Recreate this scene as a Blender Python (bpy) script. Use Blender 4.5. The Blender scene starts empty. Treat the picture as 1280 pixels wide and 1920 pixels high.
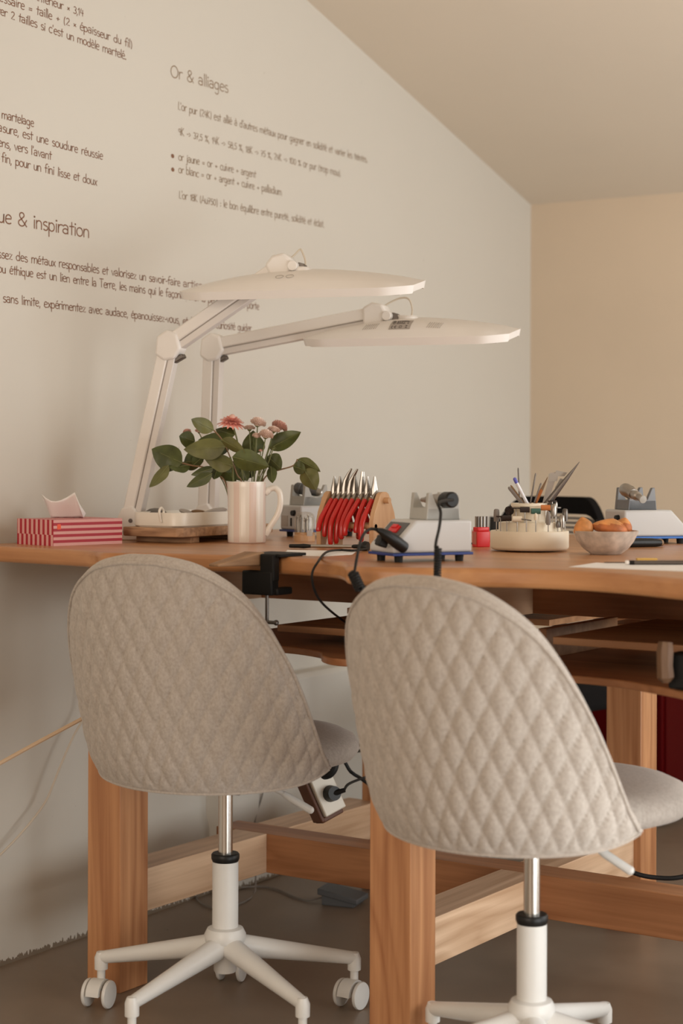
import bpy, math, random
from math import sin, cos, pi, radians, sqrt, atan2, hypot
from mathutils import Vector, Matrix, Euler

random.seed(7)
V = Vector
SC = bpy.context.scene
COL = SC.collection

# ------------------------------------------------------------------ camera
FPX = 3310.93                                   # focal length in pixels of the 1280x1920 frame
TH = radians(34.126); ROLL = radians(0.1842); CY = 862.74; EYE = 1.126
RV = V((sin(TH), -cos(TH), 0)); FV = V((cos(TH), sin(TH), 0)); UV = V((0, 0, 1))
CAM = 0.4638*RV - 3.7196*FV + EYE*UV
cd = bpy.data.cameras.new('camera'); camo = bpy.data.objects.new('camera', cd); COL.objects.link(camo)
cd.sensor_fit = 'AUTO'; cd.sensor_width = 36.0; cd.lens = FPX/1920*36.0
cd.shift_y = -(960-CY)/1920
cd.clip_start = 0.05; cd.clip_end = 60
cd.dof.use_dof = True; cd.dof.focus_distance = 3.75; cd.dof.aperture_fstop = 3.2
right = cos(ROLL)*RV + sin(ROLL)*UV; up = -sin(ROLL)*RV + cos(ROLL)*UV
camo.matrix_world = Matrix(((right.x, up.x, -FV.x, CAM.x), (right.y, up.y, -FV.y, CAM.y), (right.z, up.z, -FV.z, CAM.z), (0, 0, 0, 1)))
SC.camera = camo

def ray(px, py):
    xr, yr = px-640, py-CY
    x = xr*cos(ROLL)+yr*sin(ROLL); y = -xr*sin(ROLL)+yr*cos(ROLL)
    return x/FPX*RV + FV - y/FPX*UV
def at_z(px, py, z):
    r = ray(px, py); return CAM + r*((z-EYE)/r.z)
def at_d(px, py, d): return CAM + ray(px, py)*d
def at_x(px, py, x):
    r = ray(px, py); return CAM + r*((x-CAM.x)/r.x)

# ------------------------------------------------------------------ light and exposure
vs = SC.view_settings
vs.view_transform = 'Standard'; vs.look = 'None'; vs.exposure = 0.08; vs.gamma = 1.0; vs.use_curve_mapping = False
w = bpy.data.worlds.new('world'); SC.world = w; w.use_nodes = True
bg = w.node_tree.nodes['Background']; bg.inputs[0].default_value = (1.0, 0.90, 0.78, 1); bg.inputs[1].default_value = 0.25

def area(name, loc, target, sx, sy, power, color):
    l = bpy.data.lights.new(name, 'AREA'); l.shape = 'RECTANGLE'; l.size = sx; l.size_y = sy; l.energy = power; l.color = color
    o = bpy.data.objects.new(name, l); COL.objects.link(o); o.location = loc
    o.rotation_euler = (V(target)-V(loc)).to_track_quat('-Z', 'Y').to_euler()
    return o
# side windows give daylight; unseen fills are added near and behind the camera
area('near_right_fill', (-.55, -2.55, .50), (-.15, -.9, .66), 1.2, .95, 21, (.93, .985, 1.0))  # added low fill for the nearest chair; no door stands here
area('side_window_daylight', (.7, -2.55, 1.0), (.7, 0, .8), 1.2, 1.9, 35, (.925, .965, .96))  # daylight of an unseen window at the right, not a door
area('far_window_daylight', (1.9, -2.55, 1.3), (1.7, .2, 1.0), 1.2, 1.7, 19, (.90, .97, 1.0))
area('rear_fill', (-4.3, -1.3, 1.6), (.2, -.4, .9), 2.0, 1.8, 58, (1.0, 0.89, 0.76))  # added warm fill for surfaces that face the camera

# ------------------------------------------------------------------ materials
def node_mat(name):
    m = bpy.data.materials.new(name); m.use_nodes = True
    nt = m.node_tree; b = nt.nodes['Principled BSDF']
    return m, nt, b
def mat(name, col, rough=0.5, metal=0.0, var=0.0, vscale=8.0, bump=0.0, bscale=200.0, trans=0.0, spec=0.5, sheen=0.0, sss=0.0, coat=0.0):
    m, nt, b = node_mat(name)
    c = (*col, 1)
    b.inputs['Base Color'].default_value = c; b.inputs['Roughness'].default_value = rough
    b.inputs['Metallic'].default_value = metal; b.inputs['Specular IOR Level'].default_value = spec
    if trans: b.inputs['Transmission Weight'].default_value = trans
    if sheen: b.inputs['Sheen Weight'].default_value = sheen; b.inputs['Sheen Roughness'].default_value = 0.5
    if coat: b.inputs['Coat Weight'].default_value = coat; b.inputs['Coat Roughness'].default_value = 0.15
    if sss: b.inputs['Subsurface Weight'].default_value = sss; b.inputs['Subsurface Radius'].default_value = (.01, .006, .004)
    tc = nt.nodes.new('ShaderNodeTexCoord')
    if var:
        n = nt.nodes.new('ShaderNodeTexNoise'); n.inputs['Scale'].default_value = vscale; n.inputs['Detail'].default_value = 5
        r = nt.nodes.new('ShaderNodeValToRGB')
        r.color_ramp.elements[0].position = 0.3; r.color_ramp.elements[1].position = 0.7
        r.color_ramp.elements[0].color = (*[max(0, x*(1-var)) for x in col], 1)
        r.color_ramp.elements[1].color = (*[min(1, x*(1+var)) for x in col], 1)
        nt.links.new(tc.outputs['Object'], n.inputs['Vector']); nt.links.new(n.outputs['Fac'], r.inputs[0]); nt.links.new(r.outputs[0], b.inputs['Base Color'])
    if bump:
        n2 = nt.nodes.new('ShaderNodeTexNoise'); n2.inputs['Scale'].default_value = bscale; n2.inputs['Detail'].default_value = 3
        bp = nt.nodes.new('ShaderNodeBump'); bp.inputs['Strength'].default_value = bump; bp.inputs['Distance'].default_value = 0.002
        nt.links.new(tc.outputs['Object'], n2.inputs['Vector']); nt.links.new(n2.outputs['Fac'], bp.inputs['Height']); nt.links.new(bp.outputs[0], b.inputs['Normal'])
    return m
def wood(name, c1, c2, axis, rough=0.45, fine=55.0, along=1.6, ring=9.0, off=0.0):
    m, nt, b = node_mat(name); b.inputs['Roughness'].default_value = rough
    tc = nt.nodes.new('ShaderNodeTexCoord'); mp = nt.nodes.new('ShaderNodeMapping')
    s = [fine]*3; s[axis] = along; mp.inputs['Scale'].default_value = s; mp.inputs['Location'].default_value = (off, off*1.7, off*.6)
    n = nt.nodes.new('ShaderNodeTexNoise'); n.inputs['Scale'].default_value = 1.0; n.inputs['Detail'].default_value = 6; n.inputs['Roughness'].default_value = .6
    mp2 = nt.nodes.new('ShaderNodeMapping'); s2 = [ring]*3; s2[axis] = ring*.12; mp2.inputs['Scale'].default_value = s2; mp2.inputs['Location'].default_value = (off*.3, off, off)
    wv = nt.nodes.new('ShaderNodeTexNoise'); wv.inputs['Scale'].default_value = 1.0; wv.inputs['Detail'].default_value = 2; wv.inputs['Distortion'].default_value = .8
    mul = nt.nodes.new('ShaderNodeMath'); mul.operation = 'MULTIPLY'; mul.inputs[1].default_value = 9.0
    fr = nt.nodes.new('ShaderNodeMath'); fr.operation = 'PINGPONG'; fr.inputs[1].default_value = 1.0
    mx = nt.nodes.new('ShaderNodeMath'); mx.operation = 'MULTIPLY_ADD'; mx.inputs[1].default_value = 0.38
    r = nt.nodes.new('ShaderNodeValToRGB')
    r.color_ramp.elements[0].position = 0.30; r.color_ramp.elements[1].position = 0.95
    r.color_ramp.elements[0].color = (*c1, 1); r.color_ramp.elements[1].color = (*c2, 1)
    L = nt.links.new
    L(tc.outputs['Object'], mp.inputs[0]); L(mp.outputs[0], n.inputs['Vector'])
    L(tc.outputs['Object'], mp2.inputs[0]); L(mp2.outputs[0], wv.inputs['Vector'])
    L(wv.outputs['Fac'], mul.inputs[0]); L(mul.outputs[0], fr.inputs[0]); L(fr.outputs[0], mx.inputs[0]); L(n.outputs['Fac'], mx.inputs[2])
    L(mx.outputs[0], r.inputs[0]); L(r.outputs[0], b.inputs['Base Color'])
    bp = nt.nodes.new('ShaderNodeBump'); bp.inputs['Strength'].default_value = .12; bp.inputs['Distance'].default_value = .001
    L(n.outputs['Fac'], bp.inputs['Height']); L(bp.outputs[0], b.inputs['Normal'])
    return m

def wall_mat():
    m, nt, b = node_mat('wall_paint'); b.inputs['Roughness'].default_value = .75
    L = nt.links.new
    tc = nt.nodes.new('ShaderNodeTexCoord')
    n = nt.nodes.new('ShaderNodeTexNoise'); n.inputs['Scale'].default_value = 2.2; n.inputs['Detail'].default_value = 3
    r = nt.nodes.new('ShaderNodeValToRGB')
    r.color_ramp.elements[0].color = (.635, .592, .525, 1); r.color_ramp.elements[1].color = (.655, .62, .555, 1)
    L(tc.outputs['Object'], n.inputs['Vector']); L(n.outputs['Fac'], r.inputs[0])
    # chipped paint along the foot of the wall
    sp = nt.nodes.new('ShaderNodeSeparateXYZ'); L(tc.outputs['Object'], sp.inputs[0])
    mp = nt.nodes.new('ShaderNodeMapping'); mp.inputs['Scale'].default_value = (150, 150, 55); L(tc.outputs['Object'], mp.inputs[0])
    n2 = nt.nodes.new('ShaderNodeTexNoise'); n2.inputs['Scale'].default_value = 1.0; n2.inputs['Detail'].default_value = 3; L(mp.outputs[0], n2.inputs['Vector'])
    mr = nt.nodes.new('ShaderNodeMapRange'); mr.inputs[1].default_value = 0.002; mr.inputs[2].default_value = 0.022; mr.inputs[3].default_value = .72; mr.inputs[4].default_value = .22
    L(sp.outputs[2], mr.inputs[0])
    lt = nt.nodes.new('ShaderNodeMath'); lt.operation = 'LESS_THAN'; L(n2.outputs['Fac'], lt.inputs[0]); L(mr.outputs[0], lt.inputs[1])
    mix = nt.nodes.new('ShaderNodeMix'); mix.data_type = 'RGBA'; L(lt.outputs[0], mix.inputs['Factor']); L(r.outputs[0], mix.inputs['A']); mix.inputs['B'].default_value = (.22, .17, .12, 1)
    L(mix.outputs['Result'], b.inputs['Base Color'])
    n3 = nt.nodes.new('ShaderNodeTexNoise'); n3.inputs['Scale'].default_value = 14; n3.inputs['Detail'].default_value = 6; L(tc.outputs['Object'], n3.inputs['Vector'])
    bp = nt.nodes.new('ShaderNodeBump'); bp.inputs['Strength'].default_value = .10; bp.inputs['Distance'].default_value = .006
    L(n3.outputs['Fac'], bp.inputs['Height']); L(bp.outputs[0], b.inputs['Normal'])
    return m
def floor_mat():
    m, nt, b = node_mat('floor_concrete'); L = nt.links.new
    tc = nt.nodes.new('ShaderNodeTexCoord')
    n = nt.nodes.new('ShaderNodeTexNoise'); n.inputs['Scale'].default_value = 3.5; n.inputs['Detail'].default_value = 8; n.inputs['Roughness'].default_value = .65
    r = nt.nodes.new('ShaderNodeValToRGB'); r.color_ramp.elements[0].position = .25; r.color_ramp.elements[1].position = .75
    r.color_ramp.elements[0].color = (.17, .122, .084, 1); r.color_ramp.elements[1].color = (.27, .20, .145, 1)
    L(tc.outputs['Object'], n.inputs['Vector']); L(n.outputs['Fac'], r.inputs[0])
    n2 = nt.nodes.new('ShaderNodeTexNoise'); n2.inputs['Scale'].default_value = 26; n2.inputs['Detail'].default_value = 4; L(tc.outputs['Object'], n2.inputs['Vector'])
    gt = nt.nodes.new('ShaderNodeMath'); gt.operation = 'GREATER_THAN'; gt.inputs[1].default_value = .735; L(n2.outputs['Fac'], gt.inputs[0])
    mix = nt.nodes.new('ShaderNodeMix'); mix.data_type = 'RGBA'; L(gt.outputs[0], mix.inputs['Factor']); L(r.outputs[0], mix.inputs['A']); mix.inputs['B'].default_value = (.05, .038, .030, 1)
    L(mix.outputs['Result'], b.inputs['Base Color'])
    mr = nt.nodes.new('ShaderNodeMapRange'); mr.inputs[3].default_value = .28; mr.inputs[4].default_value = .5; L(n.outputs['Fac'], mr.inputs[0]); L(mr.outputs[0], b.inputs['Roughness'])
    bp = nt.nodes.new('ShaderNodeBump'); bp.inputs['Strength'].default_value = .08; bp.inputs['Distance'].default_value = .004
    L(n.outputs['Fac'], bp.inputs['Height']); L(bp.outputs[0], b.inputs['Normal'])
    return m
def fabric_mat():
    m, nt, b = node_mat('felt_fabric'); L = nt.links.new
    b.inputs['Roughness'].default_value = .95; b.inputs['Specular IOR Level'].default_value = .15
    b.inputs['Sheen Weight'].default_value = .25; b.inputs['Sheen Roughness'].default_value = .5; b.inputs['Sheen Tint'].default_value = (1, .93, .86, 1)
    tc = nt.nodes.new('ShaderNodeTexCoord')
    mp = nt.nodes.new('ShaderNodeMapping'); mp.inputs['Scale'].default_value = (1, 1, .7); L(tc.outputs['Object'], mp.inputs[0])
    n = nt.nodes.new('ShaderNodeTexNoise'); n.inputs['Scale'].default_value = 190; n.inputs['Detail'].default_value = 6; n.inputs['Roughness'].default_value = .75; L(mp.outputs[0], n.inputs['Vector'])
    r = nt.nodes.new('ShaderNodeValToRGB'); r.color_ramp.elements[0].position = .32; r.color_ramp.elements[1].position = .68
    r.color_ramp.elements[0].color = (.345, .295, .253, 1); r.color_ramp.elements[1].color = (.50, .445, .395, 1)
    L(n.outputs['Fac'], r.inputs[0]); L(r.outputs[0], b.inputs['Base Color'])
    bp = nt.nodes.new('ShaderNodeBump'); bp.inputs['Strength'].default_value = .25; bp.inputs['Distance'].default_value = .0015
    L(n.outputs['Fac'], bp.inputs['Height']); L(bp.outputs[0], b.inputs['Normal'])
    return m
def stripe_mat(name, ca, cb, axis, period, duty=.5, off=0.0, rough=.5):
    m, nt, b = node_mat(name); L = nt.links.new; b.inputs['Roughness'].default_value = rough
    tc = nt.nodes.new('ShaderNodeTexCoord'); sp = nt.nodes.new('ShaderNodeSeparateXYZ'); L(tc.outputs['Object'], sp.inputs[0])
    a = nt.nodes.new('ShaderNodeMath'); a.operation = 'MULTIPLY_ADD'; a.inputs[1].default_value = 1/period; a.inputs[2].default_value = off; L(sp.outputs[axis], a.inputs[0])
    f = nt.nodes.new('ShaderNodeMath'); f.operation = 'FRACT'; L(a.outputs[0], f.inputs[0])
    g = nt.nodes.new('ShaderNodeMath'); g.operation = 'LESS_THAN'; g.inputs[1].default_value = duty; L(f.outputs[0], g.inputs[0])
    mix = nt.nodes.new('ShaderNodeMix'); mix.data_type = 'RGBA'; L(g.outputs[0], mix.inputs['Factor']); mix.inputs['A'].default_value = (*ca, 1); mix.inputs['B'].default_value = (*cb, 1)
    L(mix.outputs['Result'], b.inputs['Base Color'])
    return m

MT = {}
MT['wall'] = wall_mat(); MT['floor'] = floor_mat(); MT['fabric'] = fabric_mat()
MT['wall_tan'] = mat('wall_paint_tan', (.64, .515, .385), .8, var=.03, vscale=2, bump=.1, bscale=14)
MT['ceil'] = mat('ceiling_paint', (.69, .60, .49), .85, var=.02, vscale=2, bump=.08, bscale=10)
W1, W2 = (.285, .103, .036), (.53, .255, .112)
MT['post'] = wood('post_wood', W1, W2, 2)
MT['beam_x'] = wood('beam_wood_lengthwise', (.44, .26, .145), (.72, .50, .33), 0, off=2.3)
MT['beam_y'] = wood('beam_wood_crosswise', (.23, .085, .029), (.45, .20, .085), 1, off=5.1)
MT['top'] = wood('tabletop_wood', (.34, .135, .048), (.52, .25, .105), 1, rough=.30, fine=40, along=2.0, ring=6, off=1.2)
MT['tray'] = wood('tray_wood', (.24, .085, .03), (.43, .19, .08), 1, off=8.1)
MT['ply'] = wood('plywood', (.28, .12, .048), (.48, .245, .115), 1, off=4.4)
MT['beech'] = wood('beech', (.46, .25, .12), (.62, .38, .21), 2, rough=.4, fine=60, along=6, off=3)
MT['rough_wood'] = wood('rough_wood', (.22, .115, .06), (.50, .30, .17), 1, rough=.7, fine=70, along=9, ring=25, off=7)
MT['pin_wood'] = wood('pin_wood', (.20, .105, .05), (.38, .22, .115), 0, rough=.65, fine=90, along=9, off=6)
MT['handle_wood'] = wood('worn_handle_wood', (.065, .030, .013), (.16, .082, .038), 2, rough=.6, fine=80, along=9, off=3.3)
MT['lampwhite'] = mat('lamp_white', (.80, .755, .71), .38)
MT['lampgrey'] = mat('lamp_channel', (.72, .67, .63), .4)
MT['diffuser'] = mat('lamp_diffuser', (.66, .62, .57), .5)
MT['chairwhite'] = mat('chair_white_plastic', (.69, .67, .635), .38, var=.02, vscale=20)
MT['chrome'] = mat('brushed_chrome', (.62, .58, .53), .25, 1.0)
MT['steel'] = mat('steel', (.40, .37, .335), .36, 1.0)
MT['darksteel'] = mat('dark_steel', (.17, .15, .135), .42, .9)
MT['black'] = mat('black_plastic', (.010, .009, .008), .42, spec=.3)
MT['blackmetal'] = mat('black_cast_metal', (.009, .008, .007), .55, 0, bump=.15, bscale=90, spec=.2)
MT['blackfab'] = mat('black_mesh_fabric', (.007, .006, .006), .9, spec=.1)
MT['slat'] = mat('chair_slat_grey', (.16, .14, .125), .5)
MT['rubber'] = mat('black_rubber', (.013, .012, .011), .6, spec=.25)
MT['housing'] = mat('housing_white', (.53, .515, .50), .42)
MT['blue'] = mat('blue_plastic', (.012, .035, .20), .4)
MT['bluebright'] = mat('bright_blue_plastic', (.02, .13, .46), .4)
MT['cradle'] = mat('cradle_grey', (.40, .385, .35), .5)
MT['cradle_silver'] = mat('cradle_silver', (.16, .16, .165), .4, .1)
MT['panel'] = mat('control_panel_grey', (.10, .10, .10), .5)
MT['red'] = mat('red_handle', (.50, .012, .010), .25, coat=.3)
MT['redplastic'] = mat('red_plastic', (.66, .015, .018), .35)
MT['redlabel'] = mat('faded_red_label', (.50, .16, .12), .5)
MT['darkred'] = mat('dark_red_lacquer', (.060, .0006, .001), .6, spec=.05)
MT['ceramic'] = stripe_mat('mug_glaze', (.80, .73, .63), (.80, .73, .63), 0, 1)
MT['tissue'] = mat('tissue_paper', (.93, .91, .88), .9, sss=0)
MT['paper'] = mat('paper', (.84, .80, .76), .8)
MT['traywhite'] = mat('cream_enamel', (.80, .74, .65), .32)
MT['leaf'] = mat('leaf_green', (.068, .082, .020), .45, var=.4, vscale=25)
MT['leafback'] = mat('leaf_olive', (.125, .125, .036), .5, var=.3, vscale=25)
MT['stem'] = mat('stem_green', (.16, .17, .06), .55)
MT['twig'] = mat('twig_brown', (.24, .14, .07), .6)
MT['pink'] = mat('petal_pink', (.88, .38, .31), .6)
MT['palepink'] = mat('petal_pale_pink', (.90, .70, .60), .65)
MT['duskypink'] = mat('petal_dusky_pink', (.72, .42, .34), .65)
MT['letter'] = mat('lettering_brown', (.225, .105, .058), .7)
MT['letter2'] = mat('lettering_taupe', (.30, .205, .13), .7)
MT['cream'] = mat('caddy_cream', (.87, .77, .61), .4)
MT['bowl'] = mat('bowl_stoneware', (.56, .475, .40), .5, var=.28, vscale=45)
MT['cake'] = mat('cake_crust', (.40, .115, .028), .6, var=.45, vscale=40, bump=.2, bscale=150)
MT['cakelight'] = mat('cake_golden', (.60, .25, .075), .6, var=.3, vscale=40, bump=.2, bscale=150)
MT['glass'] = mat('clear_plastic', (.95, .94, .92), .04, trans=1.0)
MT['cableW'] = mat('white_cable', (.60, .52, .42), .5)
MT['cableB'] = mat('beige_rod', (.66, .48, .32), .5)
MT['cableG'] = mat('grey_cable', (.22, .19, .165), .5)
MT['pedal'] = mat('pedal_grey', (.095, .10, .105), .5)
MT['socket'] = mat('socket_white', (.66, .59, .49), .4)
MT['brown'] = mat('brown_leather', (.10, .035, .015), .6)
MT['yellow'] = mat('pencil_yellow', (.70, .46, .12), .5)
MT['bluepen'] = mat('pen_blue_cap', (.10, .10, .42), .4)
MT['penwhite'] = mat('pen_clear_barrel', (.72, .70, .72), .3)
MT['green'] = mat('green_abrasive', (.055, .13, .10), .85)
MT['orange'] = mat('orange_abrasive', (.52, .17, .045), .85)
MT['brownbr'] = mat('dark_bristle', (.035, .022, .018), .9)
MT['greystone'] = mat('grey_abrasive', (.24, .21, .19), .85)
MT['felt'] = mat('felt_cream', (.76, .66, .52), .9)
MT['labelgrey'] = mat('label_grey', (.42, .37, .33), .6)
MT['ink'] = mat('ink_dark', (.06, .05, .045), .6)

# ------------------------------------------------------------------ mesh helpers
class MB:
    def __init__(s): s.v = []; s.f = []; s.m = []
    def add(s, verts, faces, mi=0):
        o = len(s.v); s.v += [V(p) for p in verts]
        s.f += [[i+o for i in f] for f in faces]; s.m += [mi]*len(faces); return s
    def box(s, c, d, rot=None, mi=0, taper=1.0):
        x, y, z = d[0]/2, d[1]/2, d[2]/2
        p = [V((sx*x*(taper if sz > 0 else 1), sy*y*(taper if sz > 0 else 1), sz*z)) for sz in (-1, 1) for sy in (-1, 1) for sx in (-1, 1)]
        if rot is not None: p = [rot @ q for q in p]
        p = [q+V(c) for q in p]
        return s.add(p, [(0, 2, 3, 1), (4, 5, 7, 6), (0, 1, 5, 4), (2, 6, 7, 3), (0, 4, 6, 2), (1, 3, 7, 5)], mi)
    def prism(s, poly, z0, z1, mi=0, fn=None):
        n = len(poly); f = fn or (lambda x, y, z: V((x, y, z)))
        return s.add([f(x, y, z0) for x, y in poly]+[f(x, y, z1) for x, y in poly],
                     [list(range(n))[::-1], list(range(n, 2*n))]+[(i, (i+1) % n, (i+1) % n+n, i+n) for i in range(n)], mi)
    def tube(s, path, r, n=8, mi=0, cap=True, flat=1.0):
        path = [V(p) for p in path]; N = len(path)
        rr = r if isinstance(r, (list, tuple)) else [r]*N
        rings = []; t0 = (path[1]-path[0]).normalized()
        a = V((0, 0, 1)) if abs(t0.z) < .9 else V((1, 0, 0)); u = t0.cross(a).normalized()
        for i, p in enumerate(path):
            t = (path[min(i+1, N-1)]-path[max(i-1, 0)]).normalized()
            u = (u-t*u.dot(t)); u = u.normalized() if u.length > 1e-9 else t.orthogonal().normalized()
            wv = t.cross(u)
            rings.append([p+rr[i]*(cos(2*pi*k/n)*u+flat*sin(2*pi*k/n)*wv) for k in range(n)])
        vs_ = [q for g in rings for q in g]; fs = []
        for i in range(N-1):
            for k in range(n):
                fs.append((i*n+k, i*n+(k+1) % n, (i+1)*n+(k+1) % n, (i+1)*n+k))
        if cap: fs += [list(range(n))[::-1], [(N-1)*n+k for k in range(n)]]
        return s.add(vs_, fs, mi)
    def cyl(s, p0, p1, r0, r1=None, n=20, mi=0): return s.tube([p0, p1], [r0, r0 if r1 is None else r1], n, mi)
    def lathe(s, prof, c=(0, 0, 0), n=40, mi=0, axis=None, ripple=None):
        """prof: list of (r, z); axis: optional rotation matrix"""
        c = V(c); vs_ = []; fs = []
        for r, z in prof:
            for k in range(n):
                a = 2*pi*k/n; rr = r*(1+(ripple(a, z) if ripple else 0))
                p = V((rr*cos(a), rr*sin(a), z))
                if axis is not None: p = axis @ p
                vs_.append(p+c)
        N = len(prof)
        for i in range(N-1):
            for k in range(n): fs.append((i*n+k, i*n+(k+1) % n, (i+1)*n+(k+1) % n, (i+1)*n+k))
        if prof[0][0] > 1e-6: fs.append(list(range(n))[::-1])
        if prof[-1][0] > 1e-6: fs.append([(N-1)*n+k for k in range(n)])
        return s.add(vs_, fs, mi)
    def ball(s, c, r, n=16, m=10, mi=0, rot=None):
        r = r if isinstance(r, (tuple, list)) else (r, r, r); vs_ = []; fs = []
        for i in range(m+1):
            t = pi*i/m
            for k in range(n):
                a = 2*pi*k/n; p = V((r[0]*sin(t)*cos(a), r[1]*sin(t)*sin(a), -r[2]*cos(t)))
                if rot is not None: p = rot @ p
                vs_.append(p+V(c))
        for i in range(m):
            for k in range(n): fs.append((i*n+k, i*n+(k+1) % n, (i+1)*n+(k+1) % n, (i+1)*n+k))
        return s.add(vs_, fs, mi)
    def build(s, name, mats, parent=None, bevel=0, smooth=30, seg=2, weld=False):
        me = bpy.data.meshes.new(name); me.from_pydata([tuple(p) for p in s.v], [], s.f); me.update()
        mats = mats if isinstance(mats, (list, tuple)) else [mats]
        for m in mats: me.materials.append(MT[m] if isinstance(m, str) else m)
        for p, i in zip(me.polygons, s.m): p.material_index = i
        import bmesh
        bm = bmesh.new(); bm.from_mesh(me)
        bmesh.ops.remove_doubles(bm, verts=bm.verts, dist=1e-6)
        bmesh.ops.recalc_face_normals(bm, faces=bm.faces)
        bm.to_mesh(me); bm.free()
        o = bpy.data.objects.new(name, me); COL.objects.link(o)
        if parent is not None: o.parent = parent
        if bevel:
            b = o.modifiers.new('bevel', 'BEVEL'); b.width = bevel; b.segments = seg; b.limit_method = 'ANGLE'; b.angle_limit = radians(40)
        if smooth:
            me.polygons.foreach_set('use_smooth', [True]*len(me.polygons))
            if smooth < 180: me.set_sharp_from_angle(angle=radians(smooth if not bevel else 50))
        return o
def tag(o, label, cat, group=None, kind=None):
    if label: o['label'] = label
    if cat: o['category'] = cat
    if group: o['group'] = group
    if kind: o['kind'] = kind
    return o
def thing(name, label, cat, loc=(0, 0, 0), rz=0.0, group=None):
    o = bpy.data.objects.new(name, None); COL.objects.link(o); o.empty_display_size = .05
    o.location = loc; o.rotation_euler = (0, 0, rz)
    return tag(o, label, cat, group)
def struct(o): o['kind'] = 'structure'; return o
def spline(pts, n=8):
    pts = [V(p) for p in pts]; out = []
    for i in range(len(pts)-1):
        p0 = pts[max(i-1, 0)]; p1 = pts[i]; p2 = pts[i+1]; p3 = pts[min(i+2, len(pts)-1)]
        for k in range(n):
            t = k/n
            out.append(.5*((2*p1)+(p2-p0)*t+(2*p0-5*p1+4*p2-p3)*t*t+(3*p1-p0-3*p2+p3)*t**3))
    out.append(pts[-1]); return out
def spline2(pts, n=6): return [(p.x, p.y) for p in spline([(x, y, 0) for x, y in pts], n)]
def interp(x, xs, ys):
    if x <= xs[0]: return ys[0]
    for i in range(len(xs)-1):
        if x <= xs[i+1]:
            t = (x-xs[i])/(xs[i+1]-xs[i]); return ys[i]+(ys[i+1]-ys[i])*t
    return ys[-1]
def smooth_interp(x, xs, ys):
    if x <= xs[0]: return ys[0]
    if x >= xs[-1]: return ys[-1]
    for i in range(len(xs)-1):
        if x <= xs[i+1]:
            h = xs[i+1]-xs[i]; t = (x-xs[i])/h
            def sl(j):
                if j == 0 : return 0 if xs[0] == 0 else (ys[1]-ys[0])/(xs[1]-xs[0])
                if j == len(xs)-1: return (ys[-1]-ys[-2])/(xs[-1]-xs[-2])
                return (ys[j+1]-ys[j-1])/(xs[j+1]-xs[j-1])
            m0, m1 = sl(i)*h, sl(i+1)*h
            return (2*t**3-3*t*t+1)*ys[i]+(t**3-2*t*t+t)*m0+(-2*t**3+3*t*t)*ys[i+1]+(t**3-t*t)*m1

# ------------------------------------------------------------------ the room
W0 = V((0.0219, 0.3717, 0)); WA = radians(2.19)
WD = V((cos(WA), sin(WA), 0)); WN = V((sin(WA), -cos(WA), 0))       # along the lettered wall, and out of it into the room
def wp(t, n, z): return W0+WD*t+WN*n+V((0, 0, z))
def on_wall(px, py):
    r = ray(px, py); P = CAM+r*((W0-CAM).dot(WN)/r.dot(WN)); return (P-W0).dot(WD), P.z
T0, T1, N1 = -4.6, 2.693, 3.08
def ceil_z(t): return 2.029+.2754*(T1-t) if t > -1.9 else 2.029+.2754*(T1+1.9)-.2754*(-1.9-t)

mb = MB()
p = [wp(T0-.2, -.2, 0), wp(T1+.2, -.2, 0), wp(T1+.2, N1+.2, 0), wp(T0-.2, N1+.2, 0)]
mb.add(p+[q-V((0, 0, .1)) for q in p], [(0, 1, 2, 3), (7, 6, 5, 4), (0, 4, 5, 1), (1, 5, 6, 2), (2, 6, 7, 3), (3, 7, 4, 0)])
struct(mb.build('floor', 'floor', smooth=0))
# lettered wall with its slightly bulging painted foot
prof = [(0, .020), (.03, .019), (.165, .017), (.185, .013), (.205, .007), (.225, .006), (.335, .006), (.355, .003), (.385, .0), (1.0, 0), (1.6, 0), (2.0, 0)]
mb = MB(); ts = [T0+(T1-T0)*i/40 for i in range(41)]+[-1.9]; ts.sort()
cols = []
for t in ts:
    cols.append([wp(t, n, z) for z, n in prof]+[wp(t, 0, ceil_z(t)), wp(t, -.15, ceil_z(t)), wp(t, -.15, 0)])
nv = len(cols[0])
mb.add([q for c in cols for q in c], [(i*nv+k, (i+1)*nv+k, (i+1)*nv+(k+1) % nv, i*nv+(k+1) % nv) for i in range(len(cols)-1) for k in range(nv)]+[list(range(nv)), [(len(cols)-1)*nv+k for k in range(nv)][::-1]])
struct(mb.build('wall_left', 'wall'))
def wslab(name, pts, off, m):
    mb = MB(); off = V(off); n = len(pts)
    mb.add([V(q) for q in pts]+[V(q)+off for q in pts], [list(range(n)), list(range(n, 2*n))[::-1]]+[(i, (i+1) % n, (i+1) % n+n, i+n) for i in range(n)])
    return struct(mb.build(name, m, smooth=0))
zt1 = ceil_z(T1)
# the far wall is one solid slab, with no window opening
mb = MB()
def slab_on_right(n0, n1, z0, z1):
    a = [wp(T1, n0, z0), wp(T1, n1, z0), wp(T1, n1, z1), wp(T1, n0, z1)]
    o = WD*.15
    mb.add(a+[q+o for q in a], [(0, 1, 2, 3), (7, 6, 5, 4), (0, 4, 5, 1), (1, 5, 6, 2), (2, 6, 7, 3), (3, 7, 4, 0)])
slab_on_right(-.15, N1, 0, zt1)
struct(mb.build('wall_right', 'wall_tan', smooth=0))
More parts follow.
